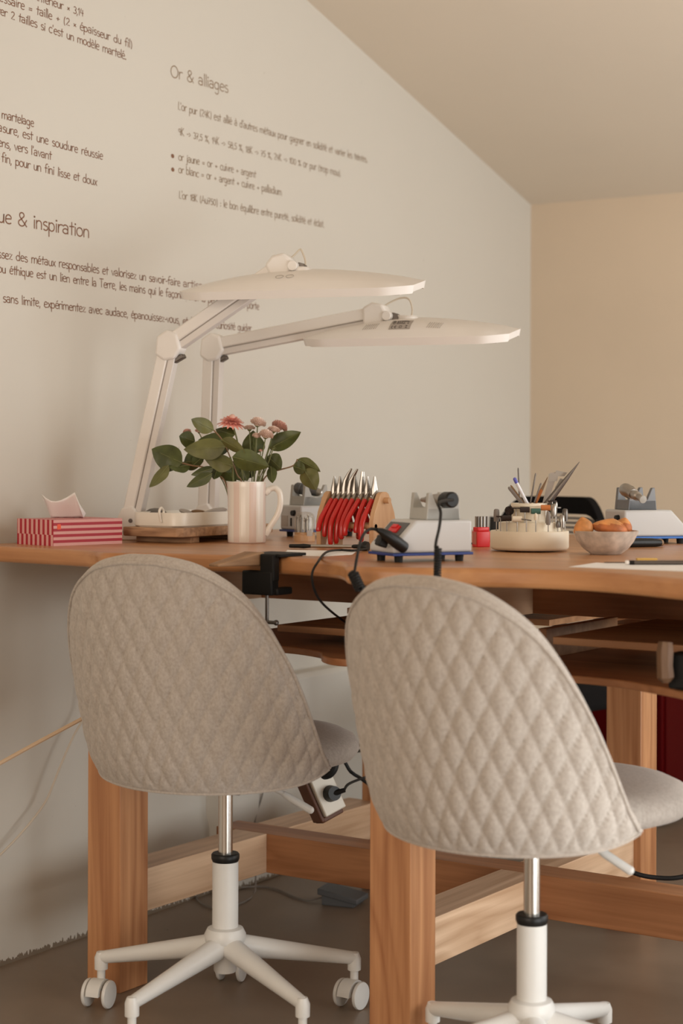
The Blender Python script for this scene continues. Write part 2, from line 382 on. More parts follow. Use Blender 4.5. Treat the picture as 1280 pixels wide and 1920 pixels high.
# ceiling: two slopes meeting at a ridge
mb = MB()
for ta, tb in ((T0-.15, -1.9), (-1.9, T1+.15)):
    a = [wp(ta, -.15, ceil_z(ta) if ta > T0 else ceil_z(ta)), wp(tb, -.15, ceil_z(tb)), wp(tb, N1+.15, ceil_z(tb)), wp(ta, N1+.15, ceil_z(ta))]
    mb.add(a+[q+V((0, 0, .12)) for q in a], [(0, 1, 2, 3), (7, 6, 5, 4), (0, 4, 5, 1), (1, 5, 6, 2), (2, 6, 7, 3), (3, 7, 4, 0)])
struct(mb.build('ceiling', 'ceil', smooth=0))
# unseen walls behind the camera
wslab('wall_back', [wp(T0, 0, 0), wp(T0, N1, 0), wp(T0, N1, ceil_z(T0)), wp(T0, 0, ceil_z(T0))], -WD*.15, 'wall_tan')
wslab('wall_front', [wp(T0, N1, 0), wp(T1, N1, 0), wp(T1, N1, ceil_z(T1)), wp(-1.9, N1, ceil_z(-1.9)), wp(T0, N1, ceil_z(T0))], WN*.15, 'wall_tan')
# boxed-in white panel low along the lettered wall, behind the bench
mb = MB(); a, b_, h = .765, T1, .535
mb.prism([(0, 0), (0.062, 0), (0.062, h-.012), (.05, h), (0, h)], a, b_, fn=lambda x, y, z: wp(z, x, y))
struct(tag(mb.build('trim_1', 'wall', bevel=.003), None, None))

# ------------------------------------------------------------------ wall lettering (a single-stroke hand)
def arc(cx, cy, rx, ry, a0, a1, n=12): return [(cx+rx*cos(radians(a0+(a1-a0)*i/n)), cy+ry*sin(radians(a0+(a1-a0)*i/n))) for i in range(n+1)]
o_ = arc(.36, .5, .36, .5, 60, 420, 18)
G = {
 'a': (.82, [arc(.33, .68, .30, .33, 150, 20, 8)+[(.62, .5), (.62, .0)], arc(.33, .29, .30, .28, 35, 325, 14)]),
 'b': (.80, [[(.05, 1.65), (.05, 0)], arc(.36, .48, .34, .48, 150, -150, 16)]),
 'c': (.70, [arc(.38, .5, .36, .5, 50, 310, 16)]),
 'd': (.84, [arc(.34, .45, .32, .45, 40, 320, 16), [(.64, 1.65), (.64, 0)]]),
 'e': (.76, [[(.06, .50), (.66, .58)]+arc(.37, .56, .31, .44, 5, 200, 12)[1:]+arc(.40, .42, .36, .42, 180, 310, 10)]),
 'f': (.60, [arc(.48, 1.3, .26, .34, 60, 180, 8)+[(.22, 0)], [(.0, .85), (.52, .90)]]),
 'g': (.84, [arc(.34, .52, .32, .46, 40, 320, 16), [(.64, .95), (.64, -.25)]+arc(.36, -.28, .28, .34, 0, -150, 9)]),
 'h': (.78, [[(.06, 1.65), (.06, 0)], [(.06, .6)]+arc(.35, .62, .28, .36, 160, 0, 9)+[(.63, 0)]]),
 'i': (.30, [[(.12, .95), (.12, 0)], arc(.12, 1.32, .045, .05, 0, 360, 6)]),
 'j': (.38, [[(.22, .95), (.22, -.35)]+arc(.0, -.38, .22, .25, 0, -110, 6), arc(.22, 1.32, .045, .05, 0, 360, 6)]),
 'k': (.7, [[(.06, 1.6), (.06, 0)], [(.6, .95), (.08, .42), (.6, 0)]]),
 'l': (.28, [[(.12, 1.65), (.12, 0)]]),
 'm': (1.22, [[(.06, .95), (.06, 0)], [(.06, .6)]+arc(.32, .62, .25, .34, 160, 0, 8)+[(.57, 0)], [(.57, .6)]+arc(.83, .62, .26, .34, 160, 0, 8)+[(1.09, 0)]]),
 'n': (.78, [[(.06, .95), (.06, 0)], [(.06, .6)]+arc(.35, .60, .28, .36, 160, 0, 9)+[(.63, 0)]]),
 'o': (.82, [o_]),
 'p': (.80, [[(.06, .98), (.06, -.65)], arc(.36, .48, .32, .48, 150, -150, 16)]),
 'q': (.84, [arc(.34, .50, .32, .46, 40, 320, 16), [(.64, .95), (.64, -.65)]]),
 'r': (.56, [[(.06, .95), (.06, 0)], [(.06, .5)]+arc(.38, .6, .30, .36, 160, 60, 7)]),
 's': (.66, [arc(.33, .72, .25, .26, 50, 200, 9)+[(.36, .5)]+arc(.32, .26, .27, .27, 50, -140, 11)]),
 't': (.56, [[(.26, 1.45), (.26, 0)], [(.0, .95), (.54, .98)]]),
 'u': (.78, [[(.06, .95), (.06, .38)]+arc(.33, .36, .27, .36, 180, 345, 9)+[(.63, .95)], [(.63, .95), (.63, 0)]]),
 'v': (.68, [[(.02, .95), (.32, 0), (.62, .95)]]),
 'x': (.66, [[(.04, .95), (.58, 0)], [(.58, .95), (.04, 0)]]),
 'y': (.70, [[(.04, .95), (.34, .1)], [(.62, .95), (.2, -.6)]]),
 'z': (.66, [[(.04, .92), (.56, .95), (.04, 0), (.58, .04)]]),
 'L': (.62, [[(.08, 1.55), (.06, .05), (.5, 0)]]),
 'O': (1.22, [arc(.56, .76, .52, .78, 90, 450, 26)]),
 'T': (.86, [[(.0, 1.55), (.82, 1.58)], [(.4, 1.55), (.4, 0)]]),
 'A': (.96, [[(.0, .0), (.42, 1.55), (.86, 0)], [(.16, .5), (.72, .52)]]),
 'K': (.76, [[(.08, 1.55), (.08, 0)], [(.62, 1.5), (.1, .7), (.66, 0)]]),
 '0': (.80, [arc(.36, .62, .32, .62, 90, 450, 18)]),
 '1': (.46, [[(.02, .95), (.26, 1.35), (.26, 0)]]),
 '2': (.78, [arc(.34, 1.0, .28, .32, 160, -30, 9)+[(.06, .02), (.68, .04)]]),
 '3': (.70, [arc(.3, .98, .26, .32, 140, -80, 9)+arc(.3, .33, .31, .34, 80, -140, 11)]),
 '4': (.74, [[(.2, 1.3), (.04, .5), (.62, .55)], [(.5, 1.1), (.48, 0)]]),
 '5': (.72, [[(.6, 1.28), (.16, 1.26), (.12, .72)]+arc(.32, .40, .3, .4, 110, -140, 11)]),
 '7': (.70, [[(.04, 1.25), (.58, 1.28), (.24, 0)], [(.14, .62), (.52, .66)]]),
 '8': (.74, [arc(.34, .96, .24, .30, -90, 270, 14), arc(.34, .33, .30, .34, 90, 450, 14)]),
 '9': (.70, [arc(.3, .95, .26, .32, 0, 360, 14), [(.56, .95), (.5, 0)]]),
 ',': (.30, [[(.14, .08), (.06, -.28)]]),
 '.': (.30, [arc(.1, .05, .06, .06, 0, 360, 6)]),
 "'": (.24, [[(.1, 1.6), (.08, 1.25)]]),
 ':': (.32, [arc(.12, .12, .05, .05, 0, 360, 6), arc(.12, .72, .05, .05, 0, 360, 6)]),
 '=': (.78, [[(.08, .66), (.62, .68)], [(.08, .34), (.62, .36)]]),
 '+': (.78, [[(.08, .5), (.62, .5)], [(.35, .78), (.35, .2)]]),
 '*': (.62, [[(.1, .7), (.48, .25)], [(.48, .7), (.1, .25)]]),
 '-': (.50, [[(.04, .52), (.42, .54)]]),
 '>': (.56, [[(.06, .85), (.46, .5), (.06, .15)]]),
 '(': (.44, [arc(.46, .62, .38, 1.0, 125, 235, 10)]),
 ')': (.44, [arc(-.06, .62, .38, 1.0, 55, -55, 10)]),
 '%': (.94, [[(.72, 1.3), (.1, 0)], arc(.17, 1.05, .15, .2, 0, 360, 10), arc(.66, .22, .15, .2, 0, 360, 10)]),
 '&': (1.06, [[(.96, .0), (.22, 1.0)]+arc(.42, 1.22, .25, .30, 200, -20, 9)+[(.3, .72)]+arc(.40, .36, .35, .36, 140, 350, 12)+[(.95, .72)]]),
 ' ': (.66, []),
}
for base, ac, c in (('e', 'g', 'è'), ('e', 'a', 'é'), ('a', 'g', 'à')):
    ad, st = G[base]
    G[c] = (ad, st+[[(.26, 1.24), (.46, 1.46)] if ac == 'a' else [(.24, 1.46), (.44, 1.24)]])
G['ç'] = (G['c'][0], G['c'][1]+[[(.38, 0), (.44, -.2), (.28, -.36)]])
def write(mb, text, px0, px1, xh, stroke, jitter=.03):
    """text on the wall between two baseline points; xh = x-height in metres"""
    t0, z0 = on_wall(*px0); t1, z1 = on_wall(*px1)
    adv = sum(G[c][0] for c in text)-.1
    L = hypot(t1-t0, z1-z0); sx = L/adv; ca, sa = (t1-t0)/L, (z1-z0)/L
    x = 0; rnd = random.Random(len(text)*13+int(px0[1]))
    for c in text:
        ad, st = G[c]
        dy = rnd.uniform(-1, 1)*jitter; sc = 1+rnd.uniform(-1, 1)*jitter*1.5; sh = rnd.uniform(-1, 1)*jitter*1.2
        for s_ in st:
            pts = []
            for (gx, gy) in s_:
                a = (x+gx+gy*sh)*sx; b = (gy*sc+dy)*xh
                pts.append((t0+a*ca-b*sa, z0+a*sa+b*ca))
            ribbon(mb, pts, stroke)
        x += ad
def ribbon(mb, pts, wd):
    n = len(pts); vs_ = []
    for i, (a, b) in enumerate(pts):
        p, q = pts[max(i-1, 0)], pts[min(i+1, n-1)]
        dx, dz = q[0]-p[0], q[1]-p[1]; l = hypot(dx, dz) or 1
        nx, nz = -dz/l*wd/2, dx/l*wd/2
        if i == 0: a -= dx/l*wd*.3; b -= dz/l*wd*.3
        if i == n-1: a += dx/l*wd*.3; b += dz/l*wd*.3
        vs_ += [wp(a+nx, .0006, b+nz), wp(a-nx, .0006, b-nz)]
    mb.add(vs_, [(2*i, 2*i+1, 2*i+3, 2*i+2) for i in range(n-1)])
def letter_block(name, label, group, lines, m, heading=None, dots=()):
    r = thing(name, label, 'wall lettering', (0, 0, 0), 0, group)
    if heading:
        mb = MB()
        write(mb, *heading, jitter=0); mb.build('heading', m, r, smooth=0)
    for ln in lines:
        for seg in (ln if isinstance(ln, list) else [ln]):
            mb = MB(); write(mb, *seg); mb.build('text_line', m, r, smooth=0)
    for px in dots:
        t, z = on_wall(*px); mb = MB()
        mb.add([wp(t, .0006, z)]+[wp(t+.0065*cos(a*pi/8), .0006, z+.0055*sin(a*pi/8)) for a in range(16)], [(0, 1+i, 1+(i+1) % 16) for i in range(16)])
        mb.build('bullet_dot', 'letter', r, smooth=0)
XH, SW = .0125, .0021
letter_block('wall_lettering', 'brown handwritten lines about ring size and martelé at the top of the wall', 'brown lettering on the sloping-topped wall', [
    ('intérieur * 3,14', (69, 1), (156, 31), XH, SW),
    ('cessaire = taille + (2 * épaisseur du fil)', (-9, -1), (247, 90.5), XH, SW),
    ("rer 2 tailles si c'est un modèle martelé.", (-5, 26), (236, 112), XH, SW)], 'letter')
letter_block('wall_lettering', 'four brown handwritten lines with soudure réussie, left edge of the wall', 'brown lettering on the sloping-topped wall', [
    ('martelage', (3, 221.5), (63, 238), XH, SW),
    ('asure, est une soudure réussie', (-4, 245), (192, 299.5), XH, SW),
    ("ens, vers l'avant", (-4, 273.5), (96, 299.5), XH, SW),
    ('fin, pour un fini lisse et doux', (3, 303), (181, 348), XH, SW)], 'letter')
letter_block('wall_lettering', 'brown heading ending inspiration with handwritten lines running behind the desk lamps', 'brown lettering on the sloping-topped wall', [
    [('ssez des métaux responsables et valorisez un savoir-faire', (-4, 483), (337, 536.5), XH, SW), ('artisanal', (343, 537.5), (398, 545), XH, SW)],
    [('ou éthique est un lien entre la Terre, les mains qui le façonnent', (-4, 510.5), (358.7, 562.8), XH, SW), ('et la personne qui le porte', (363.5, 563.5), (485, 581), XH, SW)],
    [('sans limite, expérimentez avec audace, épanouissez-vous, et', (5.5, 566.5), (351.6, 609), XH, SW), ('la', (357, 609.6), (368, 611), XH, SW), ('curiosité guider', (404.7, 615.3), (471, 622), XH, SW)]],
    'letter', heading=('ue & inspiration', (-4, 416), (166.5, 446), .0200, .0030))
letter_block('wall_lettering', 'brown heading Or & alliages with bulleted handwritten lines, nearest the sloping ceiling', 'brown lettering on the sloping-topped wall', [
    ("L'or pur (24K) est allié à d'autres métaux pour gagner en solidité et varier les teintes.", (333.8, 205.5), (688, 305), XH, SW),
    ('9K -> 37,5 %, 14K -> 58,5 %, 18K -> 75 %, 24K -> 100 % or pur (trop mou).', (334.5, 252.5), (638, 331), XH, SW),
    ('or jaune = or + cuivre + argent', (334.5, 300), (479, 333.5), XH, SW),
    ('or blanc = or + argent + cuivre + palladium', (334.5, 324), (527.5, 366.5), XH, SW),
    ("L'or 18K (Au750) : le bon équilibre entre pureté, solidité et éclat.", (335.4, 371.7), (607, 426.5), XH, SW)],
    'letter2', heading=('Or & alliages', (319.7, 143.6), (427, 174), .0190, .0028), dots=((323.3, 292.6), (323.6, 318)))

# ------------------------------------------------------------------ the jewellers' bench
T = .9395; TB = T-.034
near = [(-.100, .345), (-.118, .05), (-.140, -.045), (-.163, -.085), (-.163, -.110), (-.128, -.165), (-.100, -.25), (-.078, -.36), (-.070, -.45), (-.080, -.54), (-.118, -.625), (-.175, -.685),
        (-.222, -.722), (-.236, -.76), (-.230, -.81), (-.198, -.875), (-.155, -.935), (-.126, -1.01), (-.115, -1.08), (-.120, -1.15), (-.147, -1.235), (-.20, -1.345), (-.232, -1.42), (-.236, -1.50), (-.225, -1.58)]
near = spline2(near, 4)
bench = thing('jewellers_workbench', 'long wooden workbench with scalloped edge on square timber legs', 'workbench')
far = [(1.154-x, y) for x, y in near][::-1]
far = [(x, min(y, .38)) for x, y in far]
mb = MB(); mb.prism(near+far, TB, T); mb.build('tabletop', 'top', bench, bevel=.009, seg=3)
S = .0912
ROWS = (0.0, -.7323, -1.4646)
for y in ROWS:
    for x in ((-.02 if y < 0 else 0), 1.062):
        mb = MB(); mb.box((x+S/2, y+S/2+(.028 if x > .5 and y < 0 else 0), TB/2), (S, S, TB)); mb.build('leg', 'post', bench, bevel=.002)
        # arm from the leg to the spine, low and high
        for z0, z1 in ((.1378, .2311), (.795, TB)):
            xa, xb = (x+S-.01, .582) if x < .5 else (.669, x+.01)
            if xb-xa < .05: continue
            mb = MB(); mb.box(((xa+xb)/2, y+.0466+.0943/2, (z0+z1)/2), (xb-xa, .0943 if z0 < .5 else .06, z1-z0)); mb.build('arm_beam', 'beam_x', bench, bevel=.0015)
for z0, z1 in ((.1378, .2311), (.795, TB)):
    mb = MB(); ya = .20 if z0 < .5 else .16
    mb.box((.6255, (ya-1.5)/2, (z0+z1)/2), (.0873, ya+1.5, z1-z0)); mb.build('spine_beam', 'beam_y', bench, bevel=.0015)
# plywood shelves and scalloped catch trays under each cutout
for y0, y1, sh in ((-.66, -.10, (-.335, -.66)), (-1.40, -.83, (-.965, -1.36))):
    zs = .775 if y0 > -.7 else .787
    mb = MB(); ya, yb = sh
    mb.prism([(.10, ya), (.56, ya), (.56, yb), (.10, yb)], zs, zs+.014); mb.build('shelf_panel', 'ply', bench, bevel=.001)
    zt = .750 if y0 > -.7 else .742
    if y0 > -.7: ed = [(.16, -.13), (.10, -.25), (.07, -.36), (.06, -.42), (.03, -.49), (-.02, -.53), (-.052, -.575), (-.050, -.625), (-.01, -.66)]
    else: ed = [(-.0, -.85), (.02, -.95), (.03, -1.05), (.02, -1.13), (-.01, -1.20), (-.06, -1.29), (-.12, -1.37), (-.14, -1.42)]
    ed = spline2(ed, 4)
    mb = MB(); mb.prism(ed+[(.56, ed[-1][1]), (.56, ed[0][1])], zt-.014, zt); mb.build('catch_tray', 'tray', bench, bevel=.002)
    if True:
        fa, fb = (-.79, -1.42) if y0 < -.7 else (-.12, -.66)
        mb = MB(); mb.prism([(.675, fa), (1.06, fa), (1.06, fb), (.675, fb)], .760, .774); mb.build('shelf_panel', 'ply', bench, bevel=.001)  # far-side shelf added so the gap below the upper beam looks dark
    for yy in ((ed[-1][1]+.02,) if y0 > -.7 else (ed[0][1]-.02, ed[-1][1]+.02)):
        mb = MB(); mb.box((.40, yy, (zt+.80)/2), (.32, .018, .80-zt)); mb.build('tray_runner', 'ply', bench, bevel=.001)

# ------------------------------------------------------------------ quilted swivel chairs
RIM_A = [0, 8.5, 23, 38.7, 52.3, 65.4, 72, 76, 79]
RIM_Z = [.946, .944, .924, .865, .763, .636, .580, .558, .542]
PHI = 79.0
def rim_z(a): return smooth_interp(abs(a), RIM_A, RIM_Z)
def bot_z(a):
    x = abs(a)/PHI; return .498+.012*x*x+.022*x**9
def shell_r(z): return smooth_interp(z, [.49, .505, .55, .62, .70, .78, .86, .95], [.238, .252, .272, .288, .302, .313, .320, .322])
def backrest_mesh():
    NU, NV = 216, 104; mb = MB(); rows = []
    NR, NI = 8, 16
    for i in range(NU+1):
        s = -1+2*i/NU; a = PHI*s; ph = radians(a)
        zb, zt = bot_z(a), max(rim_z(a)-.012, bot_z(a)+.004)
        col = []
        d = V((-cos(ph), -sin(ph), 0))
        for k in range(NV+1):
            w_ = k/NV; z = zb+(zt-zb)*w_
            arc_ = .30*ph
            u = arc_/.042; vv = (z-.5)/.085
            q = (abs(sin(pi*(u+vv)))*abs(sin(pi*(u-vv))))**.36
            edge = min(1, (zt-z)/.020, (z-zb)/.014, max(0, (PHI-abs(a))/5))
            r = shell_r(z)+(.0076*(q-.6))*max(0, edge)
            col.append(d*r+V((0, 0, z)))
        th_ = .040*min(1, max(.2, (zt-zb)/.10)); ro = shell_r(zt)
        for k in range(1, NR):
            b = pi*k/NR; col.append(d*(ro-th_/2+th_/2*cos(b))+V((0, 0, zt+.016*sin(b))))
        for k in range(NI+1):
            z = zt+(zb-zt)*k/NI
            col.append(d*(shell_r(z)-th_)+V((0, 0, z)))
        rows.append(col)
    nv = len(rows[0])
    fs = [(i*nv+k, (i+1)*nv+k, (i+1)*nv+(k+1) % nv, i*nv+(k+1) % nv) for i in range(NU) for k in range(nv)]
    fs += [list(range(nv)), [NU*nv+k for k in range(nv)][::-1]]
    mb.add([q for c in rows for q in c], fs)
    return mb
def office_chair(label, loc, rz, base_rot, wheel_rots, dz=0.0, dx=0.0):
    r = thing('office_chair', label, 'chair', loc, rz, 'quilted swivel chairs at the bench')
    bk = backrest_mesh().build('backrest', 'fabric', r, smooth=60)
    mb = MB()
    for seam, rr in ((-.012, .0035),):
        pts = []
        for i in range(121):
            a = -PHI+2*PHI*i/120; ph = radians(a); z = max(rim_z(a)+seam, bot_z(a)+.004); R_ = shell_r(z)+.0005
            pts.append((-cos(ph)*R_, -sin(ph)*R_, z))
        mb.tube(pts, rr, 8)
    pts = []
    for i in range(101):
        a = -PHI+2*PHI*i/100; ph = radians(a); R_ = shell_r(bot_z(a)); pts.append((-cos(ph)*R_, -sin(ph)*R_, bot_z(a)))
    mb.tube(pts, .0028, 8)
    mb.build('piping', 'fabric', bk)
    bk.location = (-dx, 0, dz)
    # seat pad
    mb = MB(); prof = [(.0, .497), (.14, .497), (.185, .500), (.212, .512), (.224, .532), (.224, .548), (.214, .568), (.19, .583), (.15, .592), (.08, .597), (0, .598)]
    mb.lathe([(r_, .504+(z-.497)*.76) for r_, z in prof], (.10, 0, dz), 56); mb.build('seat', 'fabric', r, smooth=180)
    mb = MB(); mb.box((.02, 0, .482), (.20, .16, .026)); mb.build('seat_mechanism', 'black', r, bevel=.006)
    mb = MB()
    mb.tube([(.02, -.05, .484), (.035, -.085, .468), (.046, -.110, .455)], [.005, .005, .005], 10)
    mb.tube([(.045, -.108, .456), (.050, -.120, .448), (.066, -.158, .424)], [.006, .0078, .0078], 12); mb.ball((.066, -.158, .424), .0078, 12, 8)
    mb.build('height_lever', 'chairwhite', r)
    mb = MB(); mb.cyl((0, 0, .32), (0, 0, .475), .0145, n=24); mb.build('gas_column', 'chrome', r)
    mb = MB(); mb.lathe([(.015, .318), (.026, .318), (.0285, .324), (.0285, .332), (.026, .335), (.015, .335)], n=28); mb.build('collar', 'black', r, smooth=40)
    mb = MB(); mb.lathe([(.0262, .175), (.0262, .318), (.015, .3185)], n=32); mb.build('column_sleeve', 'chairwhite', r, smooth=40)
    mb = MB(); mb.lathe([(.0, .096), (.021, .096), (.023, .100), (.023, .125), (.030, .132), (.030, .150), (.040, .158), (.042, .172), (.036, .184), (.026, .187)], n=36); mb.build('hub', 'chairwhite', r, smooth=45)
    for k in range(5):
        a = base_rot+2*pi*k/5; d = V((cos(a), sin(a), 0))
        mb = MB(); n = 14; path = []; rad = []
        for i in range(n+1):
            t = i/n; path.append(d*(.022+.252*t)+V((0, 0, .148-.048*t))); rad.append(.0235-.0105*t)
        mb.tube(path, rad, 16); e = d*.274
        mb.tube([e+V((0, 0, .1115)), e+V((0, 0, .100)), e+V((0, 0, .076))], [.0095, .0140, .0138], 16)
        arm = mb.build('base_arm', 'chairwhite', r, smooth=60)
        # caster: hood, stem and two wheels
        wr = wheel_rots[k]; M3 = Matrix.Rotation(wr, 3, 'Z'); e2 = e+M3 @ V((-.012, 0, 0))
        mb = MB(); mb.cyl(e+V((0, 0, .055)), e+V((0, 0, .077)), .0085, n=14)
        prof = [(.030*cos(x), .030*sin(x)) for x in [radians(-8+i*(176+12)/14) for i in range(15)]]
        inner = [(.020*cos(x), .020*sin(x)) for x in [radians(-8+i*(176+12)/14) for i in range(15)]][::-1]
        mb.prism(prof+inner, -.0145, .0145, fn=lambda x, y, z: M3 @ V((x, z, y+.029))+e2)
        cs = mb.build('caster', 'chairwhite', r, smooth=35)
        for sy in (-1, 1):
            mb = MB(); ax = M3 @ Matrix.Rotation(pi/2, 3, 'X')
            mb.lathe([(0, -.006), (.022, -.006), (.0275, -.003), (.029, 0), (.0275, .004), (.02, .0065), (0, .007)], e2+M3 @ V((0, sy*.0235, .029)), 28, axis=ax)
            mb.build('wheel', 'chairwhite', cs, smooth=50)
    return r
def cpos(lat, dep): q = CAM+RV*lat+FV*dep; return (q.x, q.y, 0)
h1 = TH-radians(27); h2 = TH-radians(42)
office_chair('quilted beige-grey swivel chair at the bench cutout nearest the lettered wall', cpos(-.231, 3.555), h1, TH-h1, [TH-h1+x for x in (-.3, -.35, -.4, -.45, -.6)])
office_chair('quilted beige-grey swivel chair nearest the camera, in front of the second bench cutout', cpos(.335, 3.085), h2, TH+radians(36)-h2, [TH-h2+x for x in (.8, 2.2, 1.0, -1.4, 2.8)], -.009, .012)

# ------------------------------------------------------------------ more materials
def clear_mat():
    m = bpy.data.materials.new('clear_plastic_thin'); m.use_nodes = True; nt = m.node_tree
    nt.nodes.clear(); out = nt.nodes.new('ShaderNodeOutputMaterial'); mx = nt.nodes.new('ShaderNodeMixShader')
    t = nt.nodes.new('ShaderNodeBsdfTransparent'); g = nt.nodes.new('ShaderNodeBsdfGlossy'); g.inputs['Roughness'].default_value = .15
    lw = nt.nodes.new('ShaderNodeLayerWeight'); lw.inputs[0].default_value = .3
    fr = nt.nodes.new('ShaderNodeMath'); fr.operation = 'MULTIPLY'; fr.inputs[1].default_value = .22; nt.links.new(lw.outputs['Facing'], fr.inputs[0])
    t.inputs[0].default_value = (.97, .96, .94, 1)
    nt.links.new(fr.outputs[0], mx.inputs[0]); nt.links.new(t.outputs[0], mx.inputs[1]); nt.links.new(g.outputs[0], mx.inputs[2]); nt.links.new(mx.outputs[0], out.inputs[0])
    return m
MT['clear'] = clear_mat()
PINK, RED = (.70, .36, .33), (.40, .012, .028)
MT['stripe_h'] = stripe_mat('box_stripes_lengthwise', PINK, RED, 2, .0124, .5, off=-.5)
MT['stripe_v'] = stripe_mat('box_stripes_end', PINK, RED, 1, .01675, .5, off=.1)
MT['stripe_v2'] = stripe_mat('box_stripes_end_flap', PINK, RED, 1, .01675, .5, off=.42)
MT['stripe_t'] = stripe_mat('box_stripes_top', PINK, RED, 0, .0124, .42)
MT['glaze'] = mat('mug_glaze_cream', (.87, .81, .73), .28, coat=.3)
MT['glazepink'] = mat('mug_glaze_pink', (.80, .65, .575), .28, coat=.3)
MT['orangetag'] = mat('orange_sticker', (.85, .10, .03), .5)

# ------------------------------------------------------------------ tissue box at the wall end of the bench
BX = atan2(-.186, .983)
tb = thing('tissue_box', 'pink and red striped cardboard tissue box at the wall end of the bench', 'tissue box', (-.0292, .1656, T), BX)
mb = MB(); L_, Wd, Hh = .186, .134, .056
c = [V((x, y, z)) for z in (0, .0235, Hh) for y in (0, Wd) for x in (0, L_)]
mb.add(c, [(0, 1, 5, 9, 8, 4)], 0); mb.add(c, [(2, 6, 10, 11, 7, 3)], 0)
mb.add(c, [(0, 4, 6, 2)], 2); mb.add(c, [(4, 8, 10, 6)], 1); mb.add(c, [(1, 3, 7, 5)], 2); mb.add(c, [(5, 7, 11, 9)], 1)
mb.add(c, [(8, 9, 11, 10)], 3); mb.add(c, [(0, 2, 3, 1)], 0)
mb.build('carton', ['stripe_h', 'stripe_v', 'stripe_v2', 'stripe_t'], tb, smooth=0)
mb = MB(); mb.box((.0145, -.0004, .041), (.009, .0008, .011)); tag_o = mb.build('sticker', 'orangetag', tb, smooth=0); tag_o['label'] = 'small orange sticker'
mb = MB()
def tissue_sheet(mb, base, top, nrow=9, wob=.006, ph=0):
    n = len(top)
    vs_ = []
    for j in range(nrow+1):
        t = j/nrow
        for i in range(n):
            p = base[i].lerp(top[i], t)
            q = FV*(wob*sin(i*2.1+ph+2.2*t)*(t*.8+.2))
            vs_.append(p+q)
    mb.add(vs_, [(j*n+i, j*n+i+1, (j+1)*n+i+1, (j+1)*n+i) for j in range(nrow) for i in range(n-1)])
zt = T+Hh
def on_box(px, d):
    p_ = at_d(px, 972, d); return V((p_.x, p_.y, zt+.0004))
bpx = [96, 104, 112, 120, 128, 136, 144, 151, 157]
tpx = [(77, 926), (86, 933), (95, 939), (104, 940), (114, 938), (124, 933), (135, 926), (141, 923), (152, 958)]
tissue_sheet(mb, [on_box(x, 3.93) for x in bpx], [at_d(x, y, 3.90-.02*i/8) for i, (x, y) in enumerate(tpx)])
tpx2 = [(80, 934), (90, 945), (100, 948), (112, 944), (123, 938), (133, 934), (143, 930), (150, 945), (160, 963)]
tissue_sheet(mb, [on_box(x, 3.945) for x in bpx], [at_d(x, y, 3.965-.02*i/8) for i, (x, y) in enumerate(tpx2)], ph=1.4)
o = mb.build('paper_tissue', 'tissue', None, smooth=80)
tag(o, 'white paper tissue standing out of the striped box', 'tissue')
sm = o.modifiers.new('thick', 'SOLIDIFY'); sm.thickness = .0005

# ------------------------------------------------------------------ wooden board with enamel tray
BC = at_z(338, 1008, T+.0145)
bd = thing('wooden_board', 'thick worn wooden board on two feet beneath the white tray', 'board', (BC.x, BC.y, T), radians(2.5))
mb = MB(); mb.prism([(.012, 0), (.365, 0), (.378, .014), (.378, .16), (.365, .172), (.014, .172), (0, .158), (0, .012)], .0145, .0345); mb.build('board_top', 'rough_wood', bd, bevel=.002)
for x in (.072, .29):
    mb = MB(); mb.box((x+.0, .09, .00725), (.032, .155, .0145)); mb.build('foot', 'rough_wood', bd, bevel=.0015)
bz = T+.0345
tr = thing('enamel_tray', 'shallow cream-white tray with rounded corners on the wooden board', 'tray', (BC.x+.020, BC.y+.018, bz), radians(2.5))
def rrect(w_, h_, r, n=8):
    out = []
    for cx_, cy_, a in ((w_-r, r, -90), (w_-r, h_-r, 0), (r, h_-r, 90), (r, r, 180)): out += arc(cx_, cy_, r, r, a, a+90, n)
    return out
mb = MB(); outer = rrect(.25, .145, .035); nO = len(outer)
def shr(p, d): 
    cx_, cy_ = .125, .0725; return (cx_+(p[0]-cx_)*(1-d/.125), cy_+(p[1]-cy_)*(1-d/.0725))
layers = [(0, .004), (.004, 0), (.031, 0), (.033, .001), (.033, .005), (.005, .007)]
vs_ = [V((*shr(p, d), z)) for z, d in layers for p in outer]
mb.add(vs_, [(i*nO+k, i*nO+(k+1) % nO, (i+1)*nO+(k+1) % nO, (i+1)*nO+k) for i in range(len(layers)-1) for k in range(nO)]+[list(range(nO))[::-1], [(len(layers)-1)*nO+k for k in range(nO)]])
mb.build('tray_body', 'traywhite', tr, smooth=40)
mb = MB(); mb.tube(spline([(-.003, .05, .012), (-.008, .05, .026), (-.009, .05, .038), (-.002, .05, .044), (.006, .05, .038), (.006, .05, .031)], 5), .0028, 8); mb.build('hook_handle', 'traywhite', tr)
for i, (px, py, sz, m, lb) in enumerate(((292, 962, (.030, .022, .006), 'darksteel', 'flat dark scrap leaning on the left rim of the white tray'), (352, 962, (.030, .022, .007), 'labelgrey', 'flat grey-beige scrap in the middle of the white tray'), (372, 961, (.022, .018, .006), 'twig', 'small brown scrap beside the grey-beige one in the white tray'), (398, 961, (.036, .022, .008), 'labelgrey', 'long beige scrap at the mug end of the white tray'))):
    q = at_d(px, py, 4.07); q.z = bz+.029
    mb = MB(); mb.ball((0, 0, 0), sz, 12, 6, rot=Euler((.35, .15*i-.2, i*.8)).to_matrix()); mb.box((0, 0, -.012), (.012, .010, .024))
    o = mb.build('scrap_piece', m); o.location = q; tag(o, lb, 'scrap', 'scraps in the white tray')

